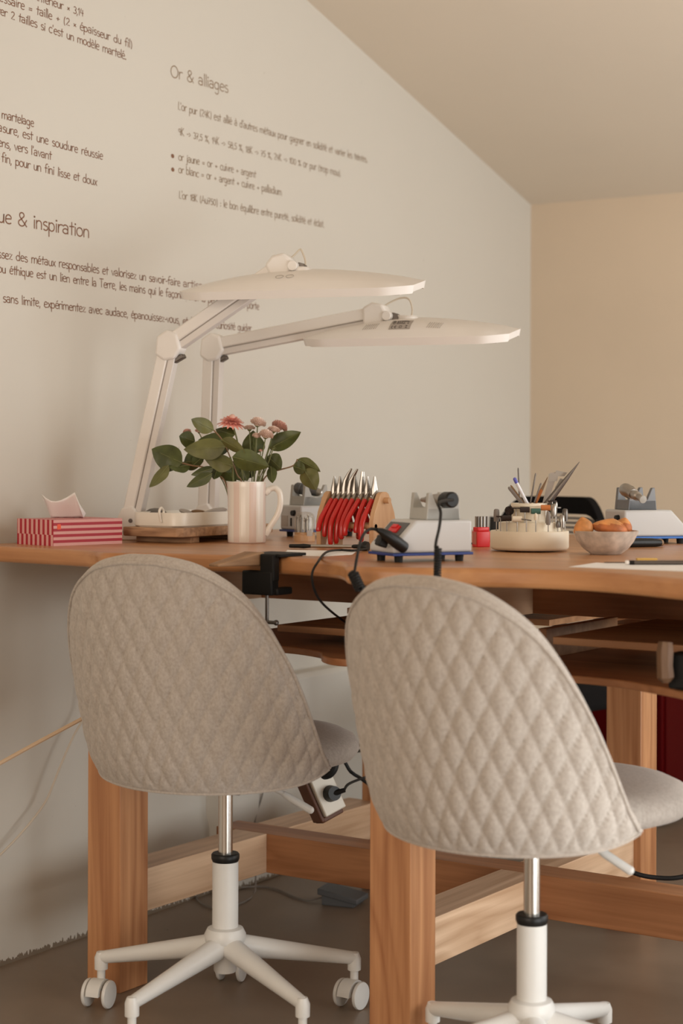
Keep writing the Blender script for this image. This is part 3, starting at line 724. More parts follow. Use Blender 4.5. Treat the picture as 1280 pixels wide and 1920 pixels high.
# ------------------------------------------------------------------ striped mug used as a vase
mq = at_z(460.5, 1019.4, T)+FV*.0425
mug = thing('mug', 'tall cream mug with pale pink stripes holding the flowers', 'mug', (mq.x, mq.y, T), atan2(RV.y, RV.x))
mb = MB(); prof = [(.0405, 0), (.0425, .003), (.0430, .02), (.0425, .08), (.0430, .125), (.0440, .136), (.0432, .138), (.0405, .136), (.0395, .125), (.039, .02), (0, .012)]
NN = 144
mb.lathe(prof, n=NN, ripple=lambda a, z: (.0035*cos(48*a) if 0 < z < .134 else 0)+(.05*max(0, cos(a-pi*1.02))**24*max(0, (z-.10)/.036)))
for i, f in enumerate(mb.f):
    if len(f) != 4: continue
    k = i % NN; a = 2*pi*(k+.5)/NN; row = i//NN
    if row < 5:
        u = (a/(2*pi)*7+.533) % 1.0
        mb.m[i] = 1 if u < .40 or row == 0 else 0
mb.build('mug_body', ['glaze', 'glazepink'], mug, smooth=60)
mb = MB(); mb.tube(spline([(.040, 0, .112), (.052, 0, .121), (.064, 0, .123), (.0735, 0, .112), (.0755, 0, .090), (.070, 0, .066), (.058, 0, .045), (.048, 0, .030), (.041, 0, .018)], 7), [.0085]*6+[.0068]*43+[.008]*8, 14)
mb.build('handle', 'glaze', mug, smooth=180)

# ------------------------------------------------------------------ flowers and leafy branches
FD = pr_dep = (mq-CAM).dot(FV)
mouth = V((mq.x, mq.y, T+.10))
def leaf(parent, base, tip, wpx, dd=0.0, m='leaf', sag=.004, fold=.25, roll=0.0):
    """base, tip in picture coordinates near the vase's own distance; wpx = width in the same scale"""
    b = at_d(base[0], base[1], FD+dd); t = at_d(tip[0], tip[1], FD+dd-.025+.05*random.random())
    ax = (t-b); L = ax.length; ax.normalize()
    view = (b-CAM).normalized(); side = ax.cross(view).normalized(); nrm = side.cross(ax).normalized()
    Rm = Matrix.Rotation(roll, 3, ax); side = Rm @ side; nrm = Rm @ nrm
    wd = wpx*FD/FPX/2/max(.35, abs(cos(roll))); nu, nv = 12, 6; vs_ = []
    for i in range(nu+1):
        u = i/nu; ww = wd*(sin(pi*min(1, u**.78))**.85)*(1 if u < 1 else 0)
        for j in range(nv+1):
            s_ = -1+2*j/nv
            p = b+ax*(L*u)+side*(ww*s_*(1+.03*sin(9*u+j)))+nrm*(abs(s_)*ww*fold-sag*8*(u-.5)**2*L*2+.05*ww*sin(14*u+3*s_))
            vs_.append(p)
    mb = MB(); mb.add(vs_, [(i*(nv+1)+j, i*(nv+1)+j+1, (i+1)*(nv+1)+j+1, (i+1)*(nv+1)+j) for i in range(nu) for j in range(nv)])
    o = mb.build('leaf', m, parent, smooth=180)
    mb = MB(); mb.tube([b+ax*(L*u)-nrm*(.0004+sag*8*(u-.5)**2*L*2) for u in [k/8*.93 for k in range(9)]], [.0009*(1-.8*k/8) for k in range(9)], 5)
    mb.build('midrib', 'leafrib', o)
    return o
MT['leafrib'] = mat('leaf_rib', (.17, .18, .06), .5)
def zc(u, v): return (260+u/3.5556, 760+v/3.5556)
def branch(label, stem_px, leaves, r=.0017, m='twig', dd=0.0):
    root = thing('leafy_branch', label, 'branch', (0, 0, 0), 0, 'leafy branches in the striped mug')
    pts = [at_d(x, y, FD+dd*(1-i/len(stem_px))) for i, (x, y) in enumerate([zc(*q) for q in stem_px])]
    foot = V((mq.x, mq.y, T+.02))+ (pts[-1]-V((mq.x, mq.y, pts[-1].z)))*.3
    mb = MB(); mb.tube(spline(pts+[pts[-1].lerp(foot, .55), foot], 5), r, 7); mb.build('branch_stem', m, root)
    for (b, t, wz, m2, d2, roll) in leaves: leaf(root, zc(*b), zc(*t), wz*1.22/3.5556, dd+d2, m2, roll=roll)
branch('leafy branch reaching out to the left of the striped mug', [(290, 385), (360, 402), (440, 415), (520, 462), (575, 510)], [
    ((290, 385), (85, 292), 150, 'leaf', 0, .3), ((200, 400), (70, 550), 62, 'leafback', -.01, .5), ((300, 378), (432, 372), 105, 'leaf', .03, .2), ((345, 402), (195, 412), 62, 'leaf', .01, .6),
    ((498, 418), (348, 465), 52, 'leaf', -.015, .4), ((490, 455), (318, 545), 66, 'leaf', -.02, .3), ((530, 405), (500, 495), 62, 'leaf', .01, .2), ((360, 400), (440, 330), 60, 'leaf', .03, .5)], dd=-.02)
branch('leafy branch rising steeply from the left side of the striped mug', [(500, 165), (550, 222), (590, 300), (630, 395), (660, 470), (685, 512)], [
    ((500, 165), (348, 92), 84, 'leafback', 0, .2), ((578, 278), (298, 296), 118, 'leafback', -.02, .3), ((375, 240), (268, 205), 92, 'leaf', .05, .2), ((640, 238), (395, 232), 100, 'leaf', .03, .3),
    ((628, 405), (440, 348), 96, 'leafback', -.01, .3), ((640, 200), (512, 160), 80, 'leaf', .03, .4), ((552, 228), (712, 318), 66, 'leafback', -.03, .6), ((600, 300), (470, 240), 90, 'leaf', .035, .3)], dd=-.03)
branch('leafy branch in the middle of the bouquet with a broad drooping leaf', [(610, 345), (625, 420), (632, 512)], [
    ((622, 342), (872, 408), 118, 'leaf', -.05, .2), ((560, 420), (650, 505), 95, 'leaf', .02, .1), ((640, 400), (690, 505), 95, 'leaf', .03, .1), ((690, 430), (725, 505), 60, 'leaf', .03, .1), ((770, 325), (762, 168), 128, 'leaf', .03, .1), ((640, 380), (540, 430), 80, 'leaf', .04, .3), ((700, 430), (640, 370), 100, 'leaf', .035, .3)], m='stem', r=.0024, dd=-.03)
branch('leafy branch with two leaves standing to the right behind the pompons', [(870, 290), (850, 350), (835, 430), (820, 512)], [
    ((868, 288), (1082, 176), 100, 'leaf', 0, .2), ((858, 338), (952, 425), 96, 'leaf', -.01, .2), ((880, 408), (892, 520), 58, 'leaf', -.02, .2), ((740, 440), (760, 480), 60, 'leaf', .02, .2)], m='stem', dd=.01)
branch('long thin branch arching right over the grey motor unit', [(1058, 358), (1030, 402), (940, 430), (880, 450), (825, 512)], [
    ((1058, 358), (1212, 442), 62, 'leafback', 0, .4), ((1028, 405), (1115, 435), 75, 'leaf', 0, .3), ((1100, 425), (1185, 565), 108, 'leafback', -.01, .3)], dd=0)
MT['thorn'] = MT['twig']
def petal_ball(mb, c, r, ax, n=90, flat=.75, lo=-.35, plen=.42, rnd=None):
    rnd = rnd or random.Random(int(c.x*1e5)); ax = ax.normalized(); u = ax.orthogonal().normalized(); v = ax.cross(u)
    for i in range(n):
        h = lo+(1-lo)*(i+.5)/n; a = i*2.39996; rr = sqrt(max(0, 1-h*h))
        d = (u*cos(a)+v*sin(a))*rr+ax*h
        base = c+V(d)*(r*.45); out = (u*cos(a)+v*sin(a))*rr+ax*(h*flat); tip = c+out*(r*(.93+.14*rnd.random()))
        L = tip-base; s_ = L.cross(ax); s_ = s_.normalized() if s_.length > 1e-6 else u
        wv = s_*(r*plen*.42); nn = s_.cross(L).normalized()*(r*.07)
        mid = base.lerp(tip, .62)
        mb.add([base, mid-wv+nn, mid-nn, mid+wv+nn, tip-wv*.45+nn*1.4, tip+wv*.45+nn*1.4, tip+L*.06], [(0, 2, 1), (0, 3, 2), (1, 2, 4), (2, 3, 5), (2, 5, 6), (2, 6, 4)])
    mb.ball(c, (r*.6, r*.6, r*.6*flat), 12, 8)
def pompon(label, px, rpx, m, stem_end, ax=(0, 0, 1), dd=0.0, n=90, flat=.75):
    root = thing('pompon_flower', label, 'flower', (0, 0, 0), 0, 'pompon flowers in the striped mug')
    c = at_d(*zc(*px), FD+dd); r = rpx/3.5556*FD/FPX
    mb = MB(); petal_ball(mb, c, r, V(ax), n, flat); mb.build('bloom', m, root, smooth=180)
    e = at_d(*zc(*stem_end), FD+dd*.4); mb = MB()
    foot = V((mq.x, mq.y, T+.02))+(e-V((mq.x, mq.y, e.z)))*.3
    b0 = c-V(ax).normalized()*r*.35
    mb.tube(spline([b0, b0.lerp(e, .5)-V((0, 0, .004)), e, e.lerp(foot, .5), foot], 5), .0013, 7)
    mb.lathe([(0, -.002), (r*.28, 0), (r*.42, r*.22), (r*.3, r*.3), (0, r*.3)], b0-V((0, 0, r*.12)), 10)
    mb.build('stem', 'stem', root)
tz = FV*-.35
pompon('largest pale pink pompon flower, on the tallest pompon stem', (796, 118), 52, 'palepink', (770, 512), (0.05, -.3, 1), -.02)
pompon('flat pale pink pompon flower tucked beside the big zinnia', (738, 152), 38, 'palepink', (755, 512), (0, 0, 1), .0, 70, .5)
pompon('dusky pink pompon flower at the right of the bouquet', (938, 142), 55, 'duskypink', (800, 512), (.3, -.3, .9), .02)
pompon('cream pompon flower just below the dusky pink one', (900, 164), 42, 'palepink', (790, 512), (0, -.3, 1), -.02, 70, .55)
pompon('low blush pompon flower in front of the broad upright leaf', (850, 198), 50, 'palepink', (785, 512), (.05, -.3, 1), -.035)
pompon('small cream pompon bud low among the stems', (785, 205), 30, 'palepink', (765, 512), (0, -.2, 1), -.03, 50)
pompon('small faded pompon at the far left of the bouquet', (322, 178), 30, 'duskypink', (560, 505), (-.3, 0, 1), .06, 60)
pompon('small faded pompon second from the left, above the dark leaf', (402, 172), 28, 'duskypink', (580, 505), (.2, 0, 1), .06, 60)
pompon('closed green-brown flower bud on the right stem', (895, 288), 21, 'stem', (810, 512), (.3, 0, 1), -.02, 40)
pompon('tiny pink bud among the stems below the pompons', (812, 303), 15, 'duskypink', (800, 512), (0, 0, 1), -.03, 30)
zin = thing('zinnia_flower', 'large salmon-pink open flower at the top of the bouquet', 'flower')
zcn = at_d(*zc(620, 110), FD+.0); zr = 98/3.5556*FD/FPX; ax = V((-.12, -.25, 1)).normalized(); u = ax.orthogonal().normalized(); v = ax.cross(u)
mb = MB()
for ring, (cnt, rr, lift) in enumerate(((16, 1.0, -.05), (14, .84, .12), (11, .62, .27), (8, .4, .38))):
    for i in range(cnt):
        a = 2*pi*(i+.5*(ring % 2))/cnt; d = u*cos(a)+v*sin(a); s_ = ax.cross(d)
        vs_ = []
        for k in range(6):
            t = k/5; wv = zr*.17*sin(pi*min(1, .18+t*.78))
            p = zcn+d*(zr*rr*t)+ax*(zr*(lift*t+.10*ring*.3-.25*t*t*(1 if ring == 0 else .4)))
            vs_ += [p-s_*wv, p-ax*(zr*.03), p+s_*wv]
        mb.add(vs_, [(3*k+j, 3*k+j+1, 3*k+4+j, 3*k+3+j) for k in range(5) for j in range(2)])
mb.build('bloom', 'pink', zin, smooth=180)
mb = MB(); mb.ball(zcn+ax*(zr*.32), zr*.22, 12, 8); mb.build('flower_center', 'duskypink', zin)
mb = MB(); e = at_d(*zc(700, 512), FD); foot = V((mq.x, mq.y, T+.02)); mb.tube(spline([zcn-ax*.002, at_d(*zc(655, 230), FD), at_d(*zc(680, 400), FD), e, foot], 6), .0019, 8); mb.ball(zcn-ax*.004, (.006, .006, .004)); mb.build('stem', 'stem', zin)

# ------------------------------------------------------------------ two articulated desk lamps
def hexplate(cx, cz, r, ang, sq=1.0):
    base = [(-.95, -.35), (-.55, .75), (.25, 1.0), (.85, .55), (.85, -.45), (.25, -.95), (-.45, -.9)]
    return [(cx+r*(x*cos(ang)-y*sin(ang)*sq), cz+r*(x*sin(ang)+y*cos(ang)*sq)) for x, y in base]
XZ = lambda x, y, z: V((x, z, y))
def lamp(label, loc, rz, elbow, joint, mount, pan_c, pan_len, pan_z, tilt, base_kind, with_label):
    r = thing('desk_lamp', label, 'desk lamp', loc, rz, 'white articulated bench lamps')
    mb = MB(); mb.box((0, 0, .008), (.058, .075, .016)); mb.build('clamp_base', 'lampwhite', r, bevel=.003)
    def armseg(name, p0, p1, wc=.027, wl=.016):
        p0 = V((p0[0], 0, p0[1])); p1 = V((p1[0], 0, p1[1])); ax_ = (p1-p0).normalized(); nn = V((-ax_.z, 0, ax_.x))   # left / upper side
        L = (p1-p0).length
        rot = Matrix((ax_, V((0, 1, 0)), nn)).transposed()
        m_ = (p0+p1)/2
        a = MB(); a.box(m_+nn*(wl/2), (L, .036, wc), rot); o = a.build(name, 'lampwhite', r, bevel=.003)
        b = MB(); b.box(m_-nn*(wc/2+.0012), (L*.99, .027, wl), rot); b.build('channel', 'lampgrey', o, bevel=.0015)
        c_ = MB(); c_.box(m_-nn*(wc/2-wl/2+.0004), (L*.985, .031, .0016), rot); c_.build('seam', 'labelgrey', o, smooth=0)
        return o
    lo0 = (.003, .055)
    armseg('lower_arm', lo0, elbow); armseg('upper_arm', elbow, joint)
    mb = MB(); mb.prism([(-.030, .018), (-.030, .050), (-.018, .074), (.010, .080), (.026, .058), (.020, .018)], -.021, .021, fn=XZ); mb.build('foot_bracket', 'lampwhite', r, bevel=.004)
    mb = MB(); mb.cyl((.006, -.0225, .045), (.006, -.020, .045), .005, n=12); mb.build('bracket_screw', 'darksteel', r)
    mb = MB(); mb.prism(hexplate(elbow[0], elbow[1], .036, .25), -.023, .023, fn=XZ); mb.build('elbow_cover', 'lampwhite', r, bevel=.006, seg=3)
    mb = MB(); mb.box((elbow[0]+.022, 0, elbow[1]-.030), (.030, .020, .010), Euler((0, -.5, 0)).to_matrix()); mb.build('elbow_hinge', 'darksteel', r, bevel=.002)
    an = atan2(joint[1]-elbow[1], joint[0]-elbow[0])
    mb = MB(); mb.prism([(joint[0]+x*cos(an)-y*sin(an), joint[1]+x*sin(an)+y*cos(an)) for x, y in ((-.03, -.018), (-.026, .024), (.0, .032), (.026, .022), (.034, -.002), (.012, -.030), (-.012, -.032))], -.024, .024, fn=XZ); mb.build('head_joint_cover', 'lampwhite', r, bevel=.007, seg=3)
    kn = (joint[0]+.034*cos(an*.3), joint[1]+.034*sin(an*.3)-.004)
    mb = MB(); mb.cyl((kn[0], -.029, kn[1]), (kn[0], .026, kn[1]), .0115, n=20); mb.build('tilt_knob', 'lampwhite', r, bevel=.0015)
    mb = MB(); mb.cyl((kn[0]+.011, -.012, kn[1]-.004), (kn[0]+.011, .014, kn[1]-.004), .0125, n=16); mb.build('friction_washer', 'darksteel', r)
    top = pan_z+.050
    mb = MB(); mb.box(((kn[0]+mount)/2+.006, 0, (kn[1]+top+.006)/2), (max(.02, mount-kn[0]-.004), .016, .012), Euler((0, -atan2(top+.006-kn[1], mount-kn[0])*.6, 0)).to_matrix()); mb.build('neck', 'lampwhite', r, bevel=.003)
    mb = MB(); mb.lathe([(.0, -.012), (.022, -.012), (.023, -.004), (.020, -.003), (.0235, -.001), (.0235, .010), (.020, .014), (0, .015)], (mount, 0, top), 28); mb.build('swivel_disc', 'lampwhite', r, smooth=40)
    # wire loop from joint to head
    j = (joint[0]+.012, joint[1]+.024)
    hgt = max(joint[1]+.03, top+.02)+.012
    mb = MB(); mb.tube(spline([(j[0], .008, j[1]-.006), (j[0]+.014, .012, hgt-.012), ((j[0]+mount)/2+.008, .016, hgt), (mount-.004, .016, hgt-.003), (mount+.006, .012, (hgt+top)/2), (mount+.004, .006, top+.010)], 6), .0022, 8); mb.build('wire_loop', 'cableW', r)
    # shade: long domed panel, tilted about its length
    RT = Matrix.Rotation(tilt, 3, 'X'); o3 = V((pan_c, 0, pan_z+.010))
    nu, nv = 40, 12; Wd_ = .19
    def half(u): 
        e = abs(2*u-1); return Wd_/2*(1-.42*max(0, (e-.78)/.22)**1.4)
    def topz(u, s_):
        e = abs(2*u-1); return .0125+.032*(1-e**1.7)*(1-abs(s_)**3.2)+.004*(1-e**6)*(1-abs(s_)**6)
    vs_ = []
    for i in range(nu+1):
        u = i/nu; hw = half(u); x = (u-.5)*pan_len
        for jx in range(nv+1):
            s_ = -1+2*jx/nv; vs_.append(RT @ V((x, hw*s_, topz(u, s_)))+o3)
    nt_ = len(vs_)
    for i in range(nu+1):
        u = i/nu; hw = half(u); x = (u-.5)*pan_len
        for jx in range(nv+1):
            s_ = -1+2*jx/nv; vs_.append(RT @ V((x*.985, hw*s_*.96, -.006 if abs(s_) > .85 else -.003))+o3)
    q = lambda i, jx, k: k*nt_+i*(nv+1)+jx
    fs = [(q(i, jx, 0), q(i+1, jx, 0), q(i+1, jx+1, 0), q(i, jx+1, 0)) for i in range(nu) for jx in range(nv)]
    fs += [(q(i, jx, 1), q(i, jx+1, 1), q(i+1, jx+1, 1), q(i+1, jx, 1)) for i in range(nu) for jx in range(nv)]
    for i in range(nu): fs += [(q(i, 0, 0), q(i, 0, 1), q(i+1, 0, 1), q(i+1, 0, 0)), (q(i, nv, 0), q(i+1, nv, 0), q(i+1, nv, 1), q(i, nv, 1))]
    for jx in range(nv): fs += [(q(0, jx, 0), q(0, jx+1, 0), q(0, jx+1, 1), q(0, jx, 1)), (q(nu, jx, 0), q(nu, jx, 1), q(nu, jx+1, 1), q(nu, jx+1, 0))]
    mb = MB(); mb.add(vs_, fs); head = mb.build('lamp_head', 'lampwhite', r, smooth=50)
    mb = MB(); mb.box(RT @ V((0, 0, -.0055))+o3, (pan_len*.90, Wd_*.74, .004), RT); mb.build('diffuser', 'diffuser', head, smooth=0)
    def onto(x, y):
        u = x/pan_len+.5; return RT @ V((x, y, topz(u, y/half(u))+.0004))+o3
    if with_label:
        for sx in (-.095, .062):
            for k in range(7):
                x = sx+k*.0052
                mb = MB(); mb.tube([onto(x, -.073), onto(x+.002, -.060), onto(x+.003, -.048)], .0006, 6); mb.build('vent_slit', 'labelgrey', head)
        mb = MB(); pts = [[onto(-.030+.052*i/4, -.078+.040*jj/4) for i in range(5)] for jj in range(5)]
        mb.add([p for rw in pts for p in rw], [(jj*5+i, jj*5+i+1, jj*5+i+6, jj*5+i+5) for jj in range(4) for i in range(4)])
        lb = mb.build('rating_label', 'labelgrey', head, smooth=0); lb['label'] = 'small grey rating label'
        mb = MB()
        for k, (x0, x1) in enumerate(((-.026, .012), (-.026, .017), (-.026, .014), (-.026, .017))):
            y = -.044-.005*k
            n = int((x1-x0)/.0022)
            for i in range(n):
                if random.random() < .2: continue
                x = x0+i*.0022; mb.tube([onto(x, y)+V((0, 0, .0004)), onto(x+.0014, y)+V((0, 0, .0004))], .0007, 4)
        def mark(pl):
            mb.tube([onto(x, y)+V((0, 0, .0004)) for x, y in pl], .0005, 4)
        mark(arc(-.0215, -.071, .003, .0035, 70, 290, 8)); mark(arc(-.0135, -.071, .003, .0035, 70, 290, 8)); mark([(-.0165, -.071), (-.0135, -.071)])
        mark([(-.005, -.068), (.001, -.068), (.001, -.074), (-.005, -.074), (-.005, -.068)]); mark([(.009, -.067), (.014, -.067), (.010, -.074), (.015, -.074)])
        mb.build('label_print', 'ink', lb, smooth=0)
    else:
        for x, rx in ((-.030, .0075), (-.006, .0075)):
            mb = MB(); mb.tube([onto(x+rx*cos(a*pi/9)*1.2, -.062+.006*sin(a*pi/9)) for a in range(19)], .0006, 5); mb.build('touch_button', 'labelgrey', head)
    return r
d1 = RV*cos(radians(17))-FV*sin(radians(17)); d2 = RV*cos(radians(20))-FV*sin(radians(20))
b1 = at_d(247, 1012, 4.10)
lamp('white articulated desk lamp nearest the tissue box, its head raised highest', (b1.x, b1.y, T), atan2(d1.y, d1.x), (.0947, 1.388-T), (.366, 1.560-T), .412, .414, .548, 1.496-T, radians(11), 0, False)
lamp('white articulated desk lamp behind the mug, lower head with vents and label', (.605, .25, T), atan2(d2.y, d2.x), (.017, 1.402-T), (.440, 1.470-T), .520, .527, .506, 1.404-T, radians(10), 1, True)

# ------------------------------------------------------------------ micromotor control units
def motor_unit(label, loc, rz, base_m, cradle_m, details, L=.165, W=.098):
    r = thing('motor_control_unit', label, 'motor control unit', loc, rz, 'micromotor units on the bench')
    h = .0765
    mb = MB(); mb.prism([(0, .017), (0, .030), (.046, h), (L, h), (L, .017)], -W/2, W/2, fn=XZ); mb.build('housing', 'housing', r, bevel=.005, seg=3)
    mb = MB(); mb.box((L/2, 0, .0145), (L+.003, W+.003, .005)); mb.build('base_plate', base_m, r, bevel=.001)
    for x in (.018, L-.02):
        for y in (-W/2+.014, W/2-.014):
            mb = MB(); mb.cyl((x, y, 0), (x, y, .0125), .0075, .0085, 14); mb.build('foot', 'rubber', r)
    sl = atan2(h-.030, .046); rot = Matrix.Rotation(-sl, 3, 'Y'); pc = V((.023, 0, .0533))+rot @ V((0, 0, .0006)); 
    mb = MB(); mb.box(pc, (.050, W-.022, .0022), rot); mb.build('control_panel', 'panel', r, bevel=.0005)
    if details:
        mb = MB(); mb.box(pc+rot @ V((.006, -.004, .002)), (.016, .034, .005), rot); mb.box(pc+rot @ V((.011, -.004, .004)), (.008, .020, .006), rot); mb.build('red_switch', 'redplastic', r, bevel=.001)
        mb = MB(); mb.cyl(pc+rot @ V((-.004, .016, 0)), pc+rot @ V((-.004, .016, .008)), .006, .005, 16); mb.build('dial_knob', 'labelgrey', r)
        mb = MB(); mb.cyl((L, -.030, .052), (L+.006, -.030, .052), .006, n=12); mb.build('rear_button', 'black', r)
    else:
        mb = MB(); mb.cyl((L, .02, .058), (L+.008, .02, .058), .0075, .0065, 16); mb.build('speed_knob', 'black', r)
        mb = MB(); mb.box((L+.0005, -.026, .038), (.001, .030, .026)); mb.build('rating_label', 'labelgrey', r, smooth=0)
        mb = MB(); mb.box((L+.001, .006, .036), (.003, .004, .020)); mb.build('power_switch', 'black', r, smooth=0)
    # cradle: two notched cheeks on a low block
    cx = .112; mb = MB()
    ch = [(-.036, 0), (-.031, .050), (-.024, .050), (-.012, .024), (0, .019), (.012, .024), (.024, .050), (.031, .050), (.036, 0)]
    for y in (-.034, .024): mb.prism([(cx+x, h+z) for x, z in ch], y, y+.010, fn=XZ)
    mb.prism([(cx-.035, h), (cx-.033, h+.022), (cx+.033, h+.022), (cx+.035, h)], -.034, .034, fn=XZ)
    mb.build('cradle', cradle_m, r, bevel=.0015)
    return r
def unit_at(x_ax, origin): return (origin.x, origin.y, T), atan2(x_ax.y, x_ax.x)
U2 = V((.864, -.503, 0)).normalized(); P2 = V((-.0770, -.7120, 0))-U2*.010
motor_unit('white motor unit with red switch panel, behind the nearest chair', *unit_at(U2, P2), 'blue', 'cradle', True)
U3d = RV*cos(radians(18))+FV*sin(radians(18)); U3p = V((-U3d.y, U3d.x, 0))
P3 = at_z(1170, 1021, T); P3 = V((P3.x, P3.y, 0))+U3d*.165+U3p*.049
motor_unit('white motor unit with bright blue base behind the bowl, silver cradle on top', *unit_at(-U3d, P3), 'bluebright', 'cradle_silver', False)
U1d = RV*cos(radians(32))+FV*sin(radians(32)); U1p = V((-U1d.y, U1d.x, 0))
P1 = at_z(563, 1008, T); P1 = V((P1.x, P1.y, 0))+U1d*.165+U1p*.049
motor_unit('white motor unit with black knob between the mug and the pliers rack', *unit_at(-U1d, P1), 'blue', 'cradle', False)
def handpiece(label, prof_parts, a, b, extra=None):
    """prof_parts: list of (part name, material, [(r, t)...]) with t from 0 at a to 1 at b"""
    r = thing('rotary_handpiece', label, 'handpiece', (0, 0, 0), 0, 'rotary handpieces')
    d = b-a; L = d.length; q = d.to_track_quat('Z', 'Y').to_matrix()
    for nm, m, pr in prof_parts:
        mb = MB(); mb.lathe([(rr, t*L) for rr, t in pr], a, 24, axis=q); mb.build(nm, m, r, smooth=35)
    return r
def loc2w(o_x, org, x, y, z):
    yv = V((-o_x.y, o_x.x, 0)); return V((org.x, org.y, T))+o_x*x+yv*y+V((0, 0, z))
# handpiece on the middle unit: black end cap towards the camera, spiral cord hanging over the bench edge
cz_ = .0765+.019+.0125
a = loc2w(U2, P2, .112, .050, cz_+.004); b = loc2w(U2, P2, .116, -.062, cz_+.006)
hp = handpiece('rotary handpiece in the cradle of the motor unit behind the nearest chair', [('barrel', 'steel', [(0, 0), (.004, 0), (.005, .1), (.0095, .25), (.0115, .5), (.0115, .72)]), ('end_cap', 'black', [(.0125, .70), (.0150, .76), (.0150, .97), (.012, 1.0), (0, 1.0)])], a, b)
mb = MB(); c0 = b+V((0, 0, 0)); path = spline([c0, at_d(823, 942, 3.13), at_d(826, 962, 3.10), at_d(823, 990, 3.06), at_d(818, 1012, 3.03), at_d(816, 1026, 3.02)], 7)
mb.tube(path, .0027, 8); mb.build('cord', 'rubber', hp)
def coil(mb, p0, p1, R_, rr, turns):
    d = p1-p0; ax = d.normalized(); u = ax.orthogonal().normalized(); v = ax.cross(u); n = turns*12
    mb.tube([p0+d*(i/n)+(u*cos(2*pi*i/12)+v*sin(2*pi*i/12))*R_ for i in range(n+1)], rr, 6)
mb = MB(); coil(mb, at_d(821, 1026, 3.02), at_d(819, 1105, 3.005), .0052, .0022, 16); mb.build('spiral_cord', 'rubber', hp)
# handpiece on the unit by the mug
a = loc2w(-U1d, P1, .150, .004, cz_+.006); b = loc2w(-U1d, P1, .085, -.004, cz_+.004)
a = at_d(553, 914, 4.33); b = at_d(606, 925, 4.30)
handpiece('black rotary handpiece with steel tip on the unit beside the mug', [('barrel', 'panel', [(0, 0), (.010, 0), (.0135, .06), (.0145, .22), (.0125, .24), (.0125, .27), (.0145, .29), (.0145, .52), (.011, .62), (.010, .80)]), ('steel_tip', 'steel', [(.0095, .79), (.0095, .97), (.007, 1.0), (0, 1.0)])], a, b)
# handpiece on the far-right unit
a = at_d(1170, 917, 3.985); b = at_d(1206, 937, 3.900)
handpiece('stepped silver rotary handpiece on the unit behind the bowl', [('barrel', 'steel', [(0, 0), (.0135, 0), (.0150, .08), (.0150, .30), (.0125, .34), (.0125, .50)]), ('collet', 'steel', [(.0105, .50), (.0105, .70), (.0075, .74), (.0070, .93)]), ('end_disc', 'cradle', [(.0085, .93), (.0090, .95), (.0085, .99), (.003, 1.0), (0, 1.0)])], a, b)
# silver handpiece lying on the table with its lead running under the bench
a = at_z(543, 1029, T)+V((0, 0, .006)); b = at_z(690, 1033, T)+V((0, 0, .009))
hp = handpiece('slim silver handpiece lying on paper at the table edge, black at both ends', [('black_tip', 'black', [(0, 0), (.0038, 0), (.0042, .12), (.0050, .18), (.0032, .28)]), ('barrel', 'steel', [(.0034, .28), (.0036, .75), (.0030, .80)]), ('end_cap', 'black', [(.0030, .80), (.0042, .82), (.0045, .9), (.0095, .93), (.0115, .96), (.010, 1.0), (0, 1.0)])], a, b)
mb = MB(); mb.tube(spline([b-V((0, 0, .004)), at_z(662, 1037, T)+V((0, 0, .005)), at_z(636, 1036, T)+V((0, 0, .005)), at_z(612, 1041, T)+V((0, 0, .006)), at_d(597, 1052, 3.28), at_d(585, 1075, 3.25), at_d(588, 1102, 3.27), at_d(600, 1126, 3.33), at_d(620, 1146, 3.42), at_d(642, 1163, 3.55), at_d(660, 1176, 3.7)], 7), .0024, 8); mb.build('lead', 'rubber', hp)
# plug and lead at the front of the middle unit
pg = thing('plug_lead', 'black plug in the front panel of the middle motor unit with coiled lead', 'plug')
rot = Matrix.Rotation(radians(18), 3, FV) @ Matrix.Rotation(atan2(U2.y, U2.x), 3, 'Z')
pc = at_d(734, 1010, 3.225)
mb = MB(); mb.tube([at_d(757, 1027, 3.215), at_d(742, 1016, 3.20), at_d(725, 1003, 3.19), at_d(714, 996, 3.185), at_d(706, 993, 3.18)], [.011, .0115, .010, .0065, .0035], 12); mb.build('plug_body', 'black', pg)
mb = MB(); mb.box(at_d(716, 1015, 3.215), (.020, .018, .020), rot); mb.build('connector', 'black', pg, bevel=.003)
mb = MB(); mb.tube(spline([at_d(706, 993, 3.18), at_d(694, 992, 3.18), at_d(682, 1001, 3.15), at_d(674, 1020, 3.11), at_d(669, 1045, 3.07), at_d(664, 1074, 3.04)], 7), .0027, 8); mb.build('lead', 'rubber', pg)
mb = MB(); coil(mb, at_d(661, 1074, 3.04), at_d(676, 1106, 3.03), .0075, .0030, 7); mb.build('spiral_cord', 'rubber', pg)

